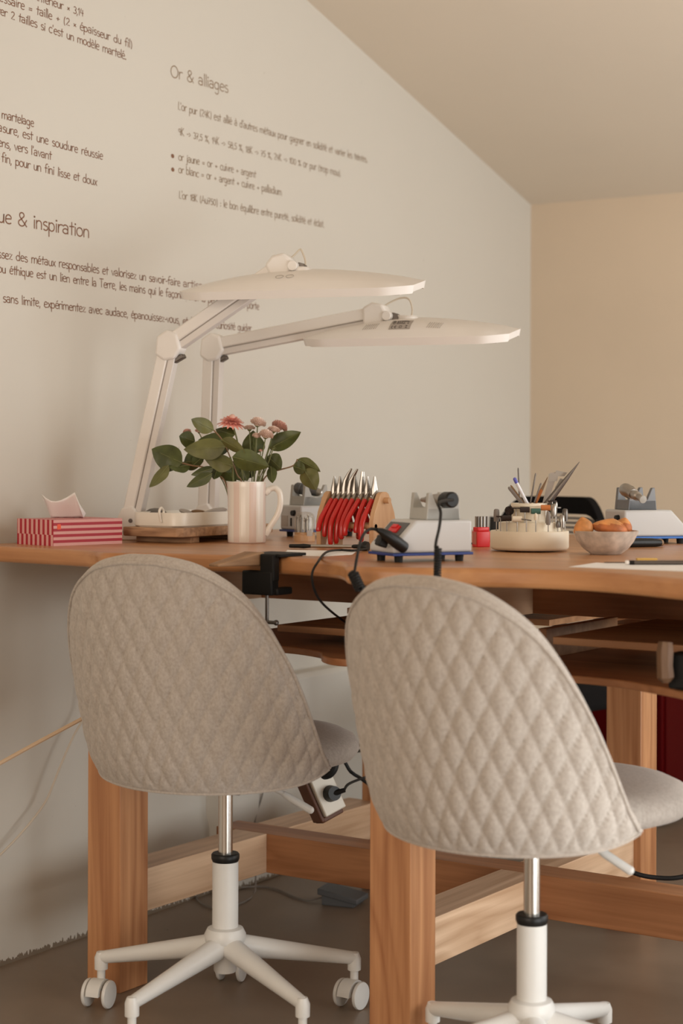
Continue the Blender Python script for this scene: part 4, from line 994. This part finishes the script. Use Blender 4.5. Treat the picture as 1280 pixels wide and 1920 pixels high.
# ------------------------------------------------------------------ jar of burs
jq = at_z(570, 1015, T)+FV*.024; jr = .0247
jar = thing('bur_jar', 'clear domed jar of steel burs on a pale wooden base', 'jar', (jq.x, jq.y, T))
mb = MB(); mb.lathe([(0, 0), (jr, 0), (jr, .013), (jr-.002, .0145), (jr-.0025, .020), (0, .020)], n=32); mb.build('wooden_base', 'beech', jar, smooth=35)
mb = MB(); mb.lathe([(jr-.001, .0145), (jr-.001, .056), (jr-.004, .062), (jr*.55, .0665), (0, .068), (0, .0672), (jr*.55, .0657), (jr-.005, .061), (jr-.002, .055), (jr-.002, .0147)], n=40); mb.build('clear_dome', 'clear', jar, smooth=50)
mb = MB(); la = [(.0004+jr)*1 for _ in range(1)]
aa = atan2(-FV.y, -FV.x)
mb.add([V(((jr+.0003)*cos(aa+t), (jr+.0003)*sin(aa+t), z)) for z in (.012, .025) for t in (.25, .45, .65, .85)], [(0, 1, 5, 4), (1, 2, 6, 5), (2, 3, 7, 6)]); mb.build('paper_label', 'labelgrey', jar, smooth=0)
k = 0
for ring, n in ((.0185, 13), (.0105, 8), (0.002, 2)):
    for i in range(n):
        a = 2*pi*i/n+ring*50; hgt = .024+.012*random.random()
        mb = MB(); mb.cyl((0, 0, 0), (0, 0, hgt), .0012, n=8); mb.lathe([(.0012, hgt), (.0018, hgt+.0015), (.0016, hgt+.005), (0, hgt+.0065)], n=8)
        o = mb.build('bur', 'steel' if random.random() < .6 else 'darksteel'); o.location = (jq.x+ring*cos(a), jq.y+ring*sin(a), T+.0200)
        tag(o, 'thin steel bur standing inside the clear domed jar', 'bur', 'burs in the clear jar'); k += 1

# ------------------------------------------------------------------ pliers on a beech rack
rk = thing('pliers_rack', 'beech rack with arched end panels and dowels holding red pliers', 'rack', (.306, -.300, T))
pf = [(0, 0), (.018, 0)]+arc(.0425, 0, .022, .030, 180, 0, 12)[1:-1]+[(.067, 0), (.085, 0), (.087, .055), (.081, .075), (.064, .106), (.058, .115), (.050, .119), (.035, .119), (.027, .115), (.021, .106), (.004, .075), (-.002, .055)]
for y in (0, -.136):
    mb = MB(); mb.prism(pf, y, y+.012, fn=XZ); mb.build('end_panel', 'beech', rk, bevel=.0015)
for x, z, ex, rr in ((.0425, .101, .012, .0065), (.008, .046, 0, .0055), (.077, .046, 0, .0055)):
    mb = MB(); mb.cyl((x, -.136-ex, z), (x, .012+ex, z), rr, n=18); mb.build('dowel', 'beech', rk, smooth=40)
def pliers(label, y, kind, near_len, spread, lean):
    r = thing('pliers', label, 'pliers', (.306+.0425, y, T+.112), 0, 'red-handled pliers on the beech rack')
    tilt_ = Matrix.Rotation(lean, 3, 'X')
    for s_, nm in ((-1, 'handle'), (1, 'handle')):
        pth = [(s_*.004, 0, .002), (s_*.010, 0, -.006), (s_*.016, 0, -.014)]
        mb = MB(); mb.tube([tilt_ @ V((p[0], .003*s_, p[2])) for p in pth], [.0045, .0042, .004], 8); mb.build('shank', 'steel', r)
        l = near_len if s_ < 0 else near_len*.92
        g = spline([(s_*.014, 0, -.010), (s_*(.029+spread*.3), 0, -.028), (s_*(.045+spread*.8), 0, -.050), (s_*(.052+spread), 0, -.070), (s_*(.052+spread), 0, -l)], 6)
        mb = MB(); mb.tube([tilt_ @ V((p.x, .003*s_-.10*abs(p.x)*0, p.z)) for p in g], [.0042]+[.0058]*(len(g)-3)+[.0052, .003], 12); mb.build(nm, 'red', r)
        # jaw
        if kind == 'bent': jw = [(-s_*.004, 0, -.002), (-s_*.0035, 0, .014), (-s_*.0026, -.002, .030), (-s_*.002, -.009, .044), (-s_*.0012, -.017, .056)]; jr_ = [.0055, .0058, .0045, .003, .0014]
        elif kind == 'flat': jw = [(-s_*.004, 0, -.002), (-s_*.0042, 0, .014), (-s_*.0034, 0, .034), (-s_*.0028, 0, .050)]; jr_ = [.0055, .0056, .0036, .0028]
        else: jw = [(-s_*.004, 0, -.002), (-s_*.004, 0, .012), (-s_*.0026, 0, .026), (-s_*.0014, 0, .040)]; jr_ = [.0055, .0058, .0036, .0014]
        mb = MB(); mb.tube([tilt_ @ V(p) for p in jw], jr_, 8); mb.build('jaw', 'steel', r)
    mb = MB(); mb.cyl(tilt_ @ V((0, -.007, .004)), tilt_ @ V((0, .007, .004)), .0062, n=14); mb.build('pivot', 'steel', r)
    return r
PL = [('first red pliers from the mug end of the rack', -.306, 'needle', .078, .012, 0), ('second red pliers from the mug end of the rack', -.319, 'needle', .090, .002, .05), ('bent-nose red pliers, the one of the two nearer the mug', -.333, 'bent', .108, .006, 0),
      ('bent-nose red pliers, the taller of the two, farther from the mug', -.346, 'bent', .104, -.004, .05), ('fifth red pliers from the mug end, just past the bent-nose pair', -.360, 'needle', .094, .004, 0), ('tall flat-nose red pliers in the middle of the rack', -.377, 'flat', .086, .010, .05),
      ('red pliers just right of the tall flat-nose pair', -.392, 'needle', .080, -.004, 0), ('red pliers beside the outer panel of the rack', -.410, 'needle', .098, .004, 0)]
for a in PL: pliers(*a)

# ------------------------------------------------------------------ red needle holder
rq = at_z(903, 1026, T)+FV*.015; rz_ = atan2(RV.y, RV.x)+radians(22)
rh = thing('needle_holder', 'small red plastic holder of steel rods between motor unit and caddy', 'holder', (rq.x, rq.y, T), rz_)
mb = MB(); mb.prism([(-.016, -.013), (.013, -.013), (.017, -.009), (.017, .013), (-.016, .013)], 0, .034); mb.prism([(-.0145, -.0115), (.012, -.0115), (.0155, -.008), (.0155, .0115), (-.0145, .0115)], .034, .043); mb.build('holder_body', 'redplastic', rh, bevel=.0015)
mb = MB(); mb.box((-.0163, .0, .019), (.0008, .018, .026)); mb.build('paper_label', 'redlabel', rh, smooth=0)
for i in range(4):
    for j in range(2):
        mb = MB(); mb.cyl((0, 0, 0), (0, 0, .023), .0026, n=10); o = mb.build('steel_rod', 'steel' if (i+j) % 3 else 'darksteel')
        c_, s_ = cos(rz_), sin(rz_); x, y = -.0105+.007*i, -.005+.0095*j
        o.location = (rq.x+c_*x-s_*y, rq.y+s_*x+c_*y, T+.0430); tag(o, 'short grey steel rod standing in the red holder', 'rod', 'rods in the red holder')

# ------------------------------------------------------------------ tiered caddy of polishing bits
cq = at_z(1000, 1036.5, T)+FV*.079
cad = thing('bit_caddy', 'round cream tiered caddy full of polishing bits and pens', 'caddy', (cq.x, cq.y, T), 0)
mb = MB(); mb.lathe([(0, .003), (.076, .003), (.080, .006), (.081, .010), (.081, .0405), (.080, .042), (.066, .042)], n=72); mb.build('lower_tier', 'cream', cad, smooth=40)
mb = MB(); mb.lathe([(.066, .0415), (.064, .044), (.064, .058), (.063, .0595), (.040, .0595)], n=60); mb.build('middle_tier', 'cream', cad, smooth=40)
mb = MB(); mb.lathe([(.040, .059), (.037, .062), (.037, .092), (.0385, .093), (.0385, .099), (.0355, .099), (.0345, .062), (0, .061)], n=48); mb.build('cup', 'cream', cad, smooth=40)
mb = MB(); mb.lathe([(0, 0), (.05, 0), (.05, .0035), (0, .0035)], n=32); mb.build('turntable_foot', 'rubber', cad)
CA = atan2(-FV.y, -FV.x)          # direction of the caddy's side that faces the bench edge
def cad_bit(label, ang, rad, z0, h, kind, m, lean=(0, 0), group='polishing bits in the caddy'):
    a = CA+radians(ang); r = thing('polishing_bit', label, 'polishing bit', (cq.x+rad*cos(a), cq.y+rad*sin(a), T+z0), CA+pi/2, group)
    top = V((lean[0], lean[1], h)); mb = MB(); mb.cyl((0, 0, -.006), top, .0012, n=8); mb.build('shank', 'steel', r)
    mb = MB()
    if kind == 'wheel':    # bristle or felt wheel, seen edge on
        mb.cyl(top+V((-.0095, 0, 0)), top+V((.0095, 0, 0)), .0058, n=18)
    elif kind == 'disc': mb.cyl(top+V((0, 0, -.0012)), top+V((0, 0, .0012)), .0095, n=22)
    elif kind == 'bullet': mb.lathe([(0, -.006), (.0035, -.006), (.0042, 0), (.0034, .005), (.0015, .008), (0, .0085)], top, 16)
    elif kind == 'cone': mb.lathe([(0, -.012), (.0036, -.012), (.0056, -.006), (.0046, .006), (.003, .015), (0, .017)], top, 16)
    elif kind == 'barrel': mb.lathe([(0, -.012), (.0055, -.012), (.0062, 0), (.0055, .012), (.003, .014), (0, .014)], top, 16)
    elif kind == 'brush':
        for i in range(26):
            b_ = 2*pi*i/26; mb.tube([top, top+V((cos(b_)*.009, .004*sin(i*2.7), sin(b_)*.009))], [.0015, .0022], 5)
        mb.cyl(top+V((0, -.003, 0)), top+V((0, .003, 0)), .0045, n=12)
    elif kind == 'bar': mb.cyl(top+V((-.010, 0, .002)), top+V((.010, .002, -.001)), .0012, n=8)
    mb.build('bit_head', m, r, smooth=50); return r
TI1, TI2 = .0420, .0595
for a in [
 ('grey disc bit at the left end of the lower caddy tier', -74, .073, TI1, .031, 'barrel', 'greystone'), ('dark red-brown bit beside the left grey one', -60, .073, TI1, .030, 'disc', 'brownbr'),
 ('dark bristle wheel left of the cream felt wheel', -46, .072, TI1, .027, 'wheel', 'brownbr'), ('cream felt wheel on the lower tier of the caddy', -26, .073, TI1, .026, 'wheel', 'felt'),
 ('thin steel cross-bar mandrel in the lower tier front', -11, .073, TI1, .024, 'bar', 'darksteel'), ('cream felt bullet at the front centre of the caddy', 4, .072, TI1, .030, 'bullet', 'felt'),
 ('tall grey-brown stone cone right of the felt bullet', 25, .073, TI1, .026, 'cone', 'greystone'), ('steel barrel bit at the right of the lower tier', 58, .073, TI1, .020, 'barrel', 'steel'),
 ('dark steel bit at the far right of the lower tier', 80, .073, TI1, .032, 'barrel', 'darksteel'), ('short dark bit tucked behind the steel barrel', 48, .071, TI1, .014, 'bullet', 'darksteel'),
 ('dark green-black brush high at the left of the middle tier', -62, .050, TI2, .024, 'brush', 'brownbr'), ('small brown disc left of the dark bristle wheel on the middle tier', -40, .050, TI2, .030, 'disc', 'brownbr'),
 ('dark brown bristle wheel high at the front of the caddy', -17, .051, TI2, .027, 'wheel', 'brownbr'), ('green abrasive wheel at the front of the middle tier', 8, .052, TI2, .024, 'wheel', 'green'),
 ('orange abrasive wheel beside the green one', 33, .052, TI2, .031, 'wheel', 'orange'), ('leaning steel mandrel right of the orange wheel', 52, .053, TI2, .025, 'barrel', 'steel', (.004, 0)),
 ('tall dark disc mandrel above the right of the caddy', 62, .050, TI2, .044, 'disc', 'brownbr'), ('slim steel mandrel at the right of the middle tier', 76, .054, TI2, .036, 'bullet', 'steel'),
 ('black-collared steel bit at the right rim of the caddy', 92, .056, TI2, .030, 'disc', 'darksteel')]: cad_bit(*a)
def stick(name, label, cat, a, b, parts, dd=0.0, group='pens and files in the caddy cup'):
    """a (bottom) and b (top) in picture coordinates at the cup's distance"""
    A = at_d(a[0], a[1], cdp+dd); B = at_d(b[0], b[1], cdp+dd*2.2); d = B-A; A = A-d.normalized()*max(0, (A.z-(T+.066))/max(.2, d.normalized().z))*.98
    r = thing(name, label, cat, (0, 0, 0), 0, group); d = B-A; L = d.length; q = d.to_track_quat('Z', 'Y').to_matrix()
    for nm, m, pr in parts:
        mb = MB(); mb.lathe([(rr, t*L) for rr, t in pr], A, 14, axis=q); mb.build(nm, m, r, smooth=40)
    return r
cdp = (cq-CAM).dot(FV)
rod = lambda r_, m='darksteel': [('rod', m, [(0, 0), (r_, 0), (r_, .96), (r_*.5, 1), (0, 1)])]
stick('ballpoint_pen', 'white ballpoint pen with blue end in the caddy cup', 'pen', (988, 944), (963.5, 896), [('barrel', 'penwhite', [(0, 0), (.0036, 0), (.0036, .88)]), ('blue_cap', 'bluepen', [(.0037, .88), (.0037, .98), (.002, 1), (0, 1)])], -.012)
stick('needle_file', 'tallest thin dark needle file at the left of the caddy cup', 'file', (974, 944), (971, 877), rod(.0016), .012)
stick('needle_file', 'thin dark needle file in the middle of the caddy cup', 'file', (994, 944), (1004, 887), rod(.0017), .0)
stick('needle_file', 'shorter dark needle file beside the pencil', 'file', (1001, 944), (1014, 905.5), rod(.0018), -.006)
stick('pencil', 'plain brown pencil leaning right in the caddy cup', 'pencil', (1003, 944), (1027, 893), [('barrel', 'orange', [(0, 0), (.0034, 0), (.0034, .68)]), ('point', 'twig', [(.0034, .68), (.0008, .96), (0, 1)])], .004)
stick('graver', 'grey-brown graver leaning left in the caddy cup', 'graver', (978, 944), (953, 913), rod(.0034, 'greystone'), -.004)
stick('graver', 'slim brown graver just right of the left-leaning one', 'graver', (982, 944), (957, 910), rod(.0022, 'twig'), .010)
stick('triangular_file', 'long dark tapering file pointing up to the right out of the caddy', 'file', (1026, 944), (1086, 866), [('blade', 'darksteel', [(0, 0), (.0075, 0), (.0072, .35), (.0045, .7), (.0006, 1), (0, 1)])], -.01)
cal = thing('sliding_caliper', 'flat steel caliper standing in the caddy cup beside the long file', 'caliper', (0, 0, 0), 0, 'pens and files in the caddy cup')
def plate(mb, pts, d0, th): 
    n = len(pts); f = [at_d(x, y, cdp+d0) for x, y in pts]; g = [p+FV*th for p in f]
    mb.add(f+g, [list(range(n)), list(range(n, 2*n))[::-1]]+[(i, (i+1) % n, (i+1) % n+n, i+n) for i in range(n)])
mb = MB(); plate(mb, [(1016, 946), (1031, 887), (1046, 884), (1026, 946)], .004, .003); mb.build('beam', 'labelgrey', cal, smooth=0)
mb = MB(); plate(mb, [(1029, 888), (1040, 888), (1043, 882), (1063, 886), (1058, 893), (1046, 893), (1044, 902), (1028, 904)], .002, .004); mb.build('jaw', 'steel', cal, smooth=0)
mb = MB(); plate(mb, [(1040, 915), (1050, 897), (1058, 899), (1047, 920)], .001, .004); mb.build('slider', 'steel', cal, smooth=0)

# ------------------------------------------------------------------ bowl of little cakes
bq = at_z(1140, 1041, T)+FV*.033
bw = MB(); bw.lathe([(0, 0), (.030, 0), (.033, .003), (.045, .012), (.056, .026), (.063, .040), (.0655, .047), (.0635, .0475), (.060, .040), (.050, .022), (.038, .012), (0, .010)], n=56, ripple=lambda a, z: .008*sin(3*a+z*60)+.004*sin(7*a))
o = bw.build('bowl', 'bowl', smooth=60); o.location = (bq.x, bq.y, T); tag(o, 'rough beige stoneware bowl of golden cakes on the bench', 'bowl')
def cake(label, px, py, dd, sz, ang, m):
    r = thing('shell_cake', label, 'cake', (0, 0, 0), 0, 'golden cakes in the bowl'); c_ = at_d(px, py, (bq-CAM).dot(FV)+dd)
    q = Matrix.Rotation(atan2(RV.y, RV.x), 3, 'Z') @ Matrix.Rotation(ang, 3, 'Y'); mb = MB(); n, k = 28, 14; vs_ = []
    for i in range(k+1):
        t = pi*i/k
        for j in range(n):
            a = 2*pi*j/n; x, y, z = sin(t)*cos(a), sin(t)*sin(a), -cos(t)
            rb = 1+.05*cos(10*a)*(1 if z < 0 else 0)*sin(t); hump = 1+.35*max(0, z)**2*(1-abs(x))
            vs_.append(c_+q @ V((sz[0]*x*rb*(1-.12*x), sz[1]*y*rb, sz[2]*z*hump if z > 0 else sz[2]*.8*z)))
    mb.add(vs_, [(i*n+j, i*n+(j+1) % n, (i+1)*n+(j+1) % n, (i+1)*n+j) for i in range(k) for j in range(n)])
    for f in range(len(mb.f)): mb.m[f] = 1 if sum((vs_[i]-c_).z for i in mb.f[f])/4 > sz[2]*.62 else 0
    mb.build('cake_body', [m, 'cakelight'], r, smooth=180)
cake('rounded golden cake at the left of the bowl', 1096, 991, -.008, (.020, .020, .018), -.25, 'cakelight')
cake('large brown-edged golden cake lying across the bowl', 1146, 992, -.012, (.036, .022, .016), .16, 'cake')
cake('golden-brown cake peeking out behind the large one', 1168, 990, .022, (.020, .018, .016), .2, 'cake')

# ------------------------------------------------------------------ flat things on the bench
hd = thing('graver_handle_tool', 'tool with fat black handle lying behind the bowl', 'hand tool'); a = at_z(1150, 1027, T)+V((0, 0, .0105)); b = at_z(1241, 1025, T)+V((0, 0, .0085))
d = b-a; q = d.to_track_quat('Z', 'Y').to_matrix(); L = d.length; mb = MB(); mb.lathe([(0, 0), (.006, 0), (.0095, .15*L), (.0105, .5*L), (.0100, .8*L), (.0075, .96*L), (.007, .965*L)], a, 20, axis=q); mb.build('handle', 'black', hd)
mb = MB(); mb.lathe([(.0075, .96*L), (.0075, .995*L), (.004, L), (0, L)], a, 20, axis=q); mb.build('ferrule', 'twig', hd)
def sheet(label, pxs, z=T):
    mb = MB(); n = len(pxs); f = [at_z(x, y, z)+V((0, 0, .0008)) for x, y in pxs]
    mb.add(f+[p-V((0, 0, .0006)) for p in f], [list(range(n)), list(range(n, 2*n))[::-1]]+[(i, (i+1) % n, (i+1) % n+n, i+n) for i in range(n)])
    return tag(mb.build('paper_sheet', 'paper', smooth=0), label, 'paper')
sheet('white paper under the slim silver handpiece near the clamp', [(530, 1041), (539, 1031.5), (668, 1034), (660, 1040), (606, 1043.5)])
sheet('white sketch paper near the bench edge at the right', [(1066, 1063.5), (1118, 1055.5), (1136, 1057), (1340, 1056), (1330, 1074), (1255, 1071)])
mp_ = thing('mechanical_pencil', 'grey pencil with black and white end lying on the sketch paper', 'pencil'); a = at_z(1130, 1060, T)+V((0, 0, .005)); b = at_z(1345, 1060, T)+V((0, 0, .005)); d = b-a; q = d.to_track_quat('Z', 'Y').to_matrix(); L = d.length
for nm, m, pr in (('lead_tip', 'darksteel', [(0, 0), (.0010, .02), (.0012, .19)]), ('white_end', 'paper', [(.0020, .19), (.0040, .20), (.0040, .225)]), ('grip', 'black', [(.0040, .225), (.0042, .27)]), ('barrel', 'darksteel', [(.0040, .27), (.0040, .98), (0, 1)])):
    mb = MB(); mb.lathe([(r_, t*L) for r_, t in pr], a, 14, axis=q); mb.build(nm, m, mp_)
mb = MB(); a = at_z(1193, 1053, T); b = at_z(1231, 1053, T); d = (b-a).normalized(); mb.box((a+b)/2+V((0, 0, .0035)), ((b-a).length, .012, .006), Matrix.Rotation(atan2(d.y, d.x), 3, 'Z')); o = mb.build('eraser', 'yellow', bevel=.001); tag(o, 'small yellow eraser just behind the grey pencil', 'eraser')
mb = MB(); mb.tube(spline([at_z(868, 1021, T)+V((0, 0, .002)), at_z(880, 1021, T)+V((0, 0, .002)), at_z(960, 1012, T)+V((0, 0, .002)), at_z(1040, 1006, T)+V((0, 0, .002))], 5), .002, 8); o = mb.build('black_cable', 'rubber'); tag(o, 'thin black cable on the bench behind the red holder', 'cable')

# ------------------------------------------------------------------ bench pins clamped to the edge
def bench_pin(label, x, y, rz, low=False):
    r = thing('bench_pin', label, 'bench pin', (x, y, T), rz, 'bench pins clamped to the bench edge')
    mb = MB(); mb.box((.025, -.002, .003), (.085, .084, .006)); mb.build('top_plate', 'blackmetal', r, bevel=.001)
    mb = MB(); mb.box((-.018, -.0185, -.020), (.020, .033, .052)); mb.box((-.018, .004, -.050), (.024, .072, .046)); mb.box((.006, -.028, -.066), (.05, .020, .014)); mb.build('clamp_body', 'blackmetal', r, bevel=.003)
    mb = MB(); mb.add([V(p) for p in ((-.012, -.002, -.017), (-.012, .046, -.017), (-.140, .034, -.014), (-.140, .010, -.014), (-.012, -.002, .009), (-.012, .046, .009), (-.140, .034, -.009), (-.140, .010, -.009))],
        [(0, 1, 2, 3), (7, 6, 5, 4), (0, 4, 5, 1), (1, 5, 6, 2), (2, 6, 7, 3), (3, 7, 4, 0)]); mb.build('wooden_wedge', 'pin_wood', r, bevel=.002)
    mb = MB(); mb.cyl((-.012, -.008, -.074), (-.012, -.008, -.128), .0035, n=12); mb.build('screw', 'darksteel', r)
    mb = MB(); mb.cyl((-.012, .002, -.126), (-.012, -.028, -.126), .0035, n=12); mb.ball((-.012, -.030, -.126), .0055, 10, 8); mb.build('tommy_bar', 'darksteel', r)
    return r
bench_pin('black clamp with wooden wedge on the bench edge above the left chair', -.072, -.437, 0)
c2 = thing('handle_clamp', 'black clamp with a worn wooden handle under the bench at the right', 'clamp')
q = at_x(1270, 1226, -.06)
mb = MB(); mb.box(V((q.x+.02, q.y-.022, .775)), (.05, .075, .060)); mb.box(V((q.x+.05, q.y-.03, .835)), (.03, .04, .07)); mb.build('clamp_body', 'blackmetal', c2, bevel=.004)
q2 = at_x(1247, 1240, -.085); mb = MB(); mb.tube([q2+V((0, 0, .032)), q2+V((-.002, 0, .018)), q2+V((0, .001, -.008)), q2+V((.001, 0, -.026)), q2+V((.003, 0, -.034))], [.0125, .0150, .0140, .0150, .008], 8); mb.build('wooden_handle', 'handle_wood', c2, smooth=40)

# ------------------------------------------------------------------ under the bench: sockets, cords, pedal
sb = thing('socket_block', 'white hanging socket block with black plug under the bench', 'socket'); q = at_d(607, 1487, 4.02)
rot = Matrix((RV, FV, UV)).transposed() @ Matrix.Rotation(radians(-24), 3, 'Y') @ Matrix.Rotation(radians(28), 3, 'Z')
mb = MB(); mb.box(q, (.056, .046, .094), rot); mb.build('socket_body', 'socket', sb, bevel=.003)
mb = MB(); mb.box(q+rot @ V((-.034, .012, -.006)), (.010, .050, .10), rot); mb.box(q+rot @ V((-.006, .012, -.053)), (.060, .040, .012), rot); mb.build('leather_wrap', 'brown', sb, bevel=.003)
mb = MB(); fc = q+rot @ V((.004, -.023, -.004)); dn = rot @ V((0, -1, 0)); mb.cyl(fc, fc+dn*.024, .019, .016, 20); mb.tube([fc+dn*.018, fc+dn*.022+RV*.024+UV*.008], [.007, .005], 10); mb.build('round_plug', 'black', sb)
mb = MB(); mb.tube(spline([q+rot @ V((.0, -.004, .045)), at_d(616, 1452, 4.0), at_d(627, 1434, 4.0), at_d(620, 1412, 4.02), at_d(590, 1400, 4.05), at_d(540, 1380, 4.1), at_d(500, 1300, 4.2)], 6), [.010]*14+[.006]*23, 10); mb.build('hanging_cord', 'rubber', sb)
mb = MB(); mb.tube(spline([fc+dn*.022+RV*.022+UV*.008, at_d(655, 1469, 4.05), at_d(690, 1456, 4.15), at_d(720, 1450, 4.3)], 5), .0032, 8); mb.build('plug_cord', 'rubber', sb)
def cord(label, pts, r_, m, name='cord', group=None):
    mb = MB(); mb.tube(spline(pts, 7), r_, 8); return tag(mb.build(name, m), label, 'cord', group)
cord('black cord sagging between chair seat and rear leg', [at_d(646, 1428, 4.2), at_d(655, 1444, 4.2), at_d(664, 1452, 4.2), at_d(674, 1458, 4.22), at_d(700, 1475, 4.3), at_d(730, 1480, 4.4)], .0042, 'rubber')
for yy in (1397, 1408): cord('black cords bound round the rear leg beside the left chair', [at_d(668, yy, 4.585), at_d(690, yy-1, 4.54), at_d(735, yy, 4.52)], .0042, 'rubber', 'bound_cord', 'bound cords at the rear leg')
cord('black cord drooping in front of the right rear leg', [at_d(1100, 1560, 3.86), at_d(1131, 1592, 3.84), at_d(1160, 1621, 3.82), at_d(1195, 1639, 3.8), at_d(1235, 1646, 3.79), at_d(1274, 1645, 3.78), at_d(1330, 1630, 3.78)], .0052, 'rubber')
cord('grey cord hanging down the wall behind the left chair', [at_d(500, 1440, 4.7), at_d(492, 1488, 4.7), at_d(484, 1515, 4.7), at_d(477, 1545, 4.68), at_d(478, 1600, 4.65), at_z(478, 1668, .004), at_z(462, 1688, .004), at_z(430, 1700, .004)], .0022, 'cableG')
cord('grey floor cord coiled beneath the left beam', [at_z(450, 1664, .004), at_z(410, 1655, .004), at_z(380, 1668, .004), at_z(368, 1682, .004), at_z(382, 1696, .004), at_z(415, 1705, .004), at_z(440, 1698, .004)], .0024, 'cableG')
pd = thing('foot_pedal', 'dark grey foot pedal on the floor beneath the bench', 'foot pedal'); A_ = at_z(602, 1697, 0); B_ = at_z(662, 1703, 0)
ex = (B_-A_).normalized(); ey = V((-ex.y, ex.x, 0)); pc = lambda x, y, z: A_+ex*x+ey*y+V((0, 0, z)); W_ = (B_-A_).length; D_ = .075
mb = MB(); mb.add([pc(*p) for p in ((0, 0, 0), (W_, 0, 0), (W_, D_, 0), (0, D_, 0), (0, 0, .026), (W_, 0, .012), (W_, D_, .012), (0, D_, .026))], [(0, 1, 2, 3), (7, 6, 5, 4), (0, 4, 5, 1), (1, 5, 6, 2), (2, 6, 7, 3), (3, 7, 4, 0)]); mb.build('pedal_base', 'pedal', pd, bevel=.002)
mb = MB(); mb.add([pc(*p) for p in ((-.010, -.004, .026), (W_+.012, -.004, .008), (W_+.012, D_+.004, .008), (-.010, D_+.004, .026), (-.010, -.004, .042), (W_+.012, -.004, .022), (W_+.012, D_+.004, .022), (-.010, D_+.004, .042))], [(0, 1, 2, 3), (7, 6, 5, 4), (0, 4, 5, 1), (1, 5, 6, 2), (2, 6, 7, 3), (3, 7, 4, 0)]); tread = mb.build('treadle', 'pedal', pd, bevel=.003)
mb = MB(); mb.tube(spline([pc(-.008, D_/2, .012), at_z(575, 1688, .004), at_z(548, 1680, .004), at_z(520, 1668, .004), at_z(490, 1662, .004), at_z(452, 1664, .004)], 6), .0026, 8); mb.build('pedal_cord', 'cableG', pd)
# cords along the lettered wall at the left
def wl(px, py, n):
    t, z = on_wall(px, py); return wp(t, n, z)
cord('white cord hanging down the lettered wall beside the left chair', [wl(-60, 1640, .03), wl(0, 1578, .035), wl(35, 1535, .04), wl(61, 1499, .04), wl(76, 1465, .04), wl(90, 1430, .04), wl(112, 1380, .04), wl(128, 1352, .04), wl(139, 1328, .045), wl(145, 1287, .05), wl(150, 1200, .05), wl(152, 1075, .04)], .0026, 'cableW')
cord('straight beige rod slanting down left from the bench leg', [at_d(-70, 1471, 3.62), at_d(40, 1409, 3.72), at_d(170, 1339, 3.80)], .0046, 'cableB', 'slanting_rod')

# ------------------------------------------------------------------ beyond the bench
rc = thing('red_cabinet', 'dark red low cabinet standing by the far wall', 'cabinet', (2.2173, -.2476, 0))
mb = MB(); mb.box((.21, .19, .245), (.42, .38, .45)); mb.build('cabinet_body', 'darkred', rc, bevel=.004)
mb = MB(); mb.box((.21, -.003, .245), (.38, .006, .41)); mb.build('front_panel', 'darkred', rc, bevel=.002)
mb = MB(); mb.box((.21, .19, .01), (.38, .34, .02)); mb.build('plinth', 'black', rc)
bc = thing('mesh_office_chair', 'black office chair with slatted back beyond the bench', 'chair', (1.548, -.069, 0), radians(180-8))
mb = MB(); vs_ = []
mb.prism([(-.30, -.20), (-.24, -.24), (.17, -.22), (.22, -.16), (.22, .16), (.17, .22), (-.24, .24), (-.30, .20)], .43, .51); mb.build('seat', 'blackfab', bc, bevel=.02, seg=3)
def backarc(z, w_, dx): return [V((-.21-dx-.10*(cos(a*1.3)-1)*-1*-1, w_*sin(a)/sin(1.0), z)) for a in [-1.0+2.0*i/24 for i in range(25)]]
def band(name, z0, z1, m, th=.02):
    mb = MB(); vs_ = []; n = 25
    def prof_(z):
        w_ = .205-.03*max(0, (z-.9)/.13)**2; return [V((-.23-.05*(z-.6)+.085*(1-cos(1.15*s)), w_*s, z-.045*max(0, abs(s)-.55)**2*8*(1 if z > .9 else 0))) for s in [-1+2*i/24 for i in range(25)]]
    a0, a1 = prof_(z0), prof_(z1); b0, b1_ = [p-V((th, 0, 0)) for p in a0], [p-V((th, 0, 0)) for p in a1]
    vs_ = a0+a1+b1_+b0
    mb.add(vs_, [(k*n+i, k*n+i+1, ((k+1) % 4)*n+i+1, ((k+1) % 4)*n+i) for k in range(4) for i in range(n-1)]+[(0, n, 2*n, 3*n), (n-1, 4*n-1, 3*n-1, 2*n-1)])
    return mb.build(name, m, bc, smooth=50)
band('backrest_top', .972, 1.022, 'blackfab', .035)
for k in range(20): band('backrest_slat', .700+.0135*k, .7075+.0135*k, 'slat', .010)
for s in (-1, 1):
    mb = MB(); mb.tube([(-.20+.02, s*.188, .64), (-.205+.02, s*.190, .80), (-.225+.03, s*.188, .96)], .014, 10); mb.build('back_post', 'black', bc)
mb = MB(); mb.tube([(-.10, 0, .42), (-.24, 0, .44), (-.265, 0, .56), (-.262, 0, .70)], .022, 12); mb.build('back_bracket', 'black', bc)
mb = MB(); mb.cyl((0, 0, .10), (0, 0, .43), .026, n=20); mb.build('gas_column', 'black', bc)
for k in range(5):
    a = 2*pi*k/5+atan2(-RV.y, -RV.x)-radians(172); d = V((cos(a), sin(a), 0))*.8; mb = MB(); mb.tube([V((0, 0, .12)), d*.28+V((0, 0, .075))], [.024, .015], 10); mb.build('base_arm', 'black', bc)
    mb = MB(); s_ = V((-d.y, d.x, 0)).normalized(); mb.cyl(d*.28-s_*.022+V((0, 0, .03)), d*.28+s_*.022+V((0, 0, .03)), .030, n=18); mb.cyl(d*.28+V((0, 0, .04)), d*.28+V((0, 0, .08)), .008, n=10); mb.build('caster', 'black', bc)
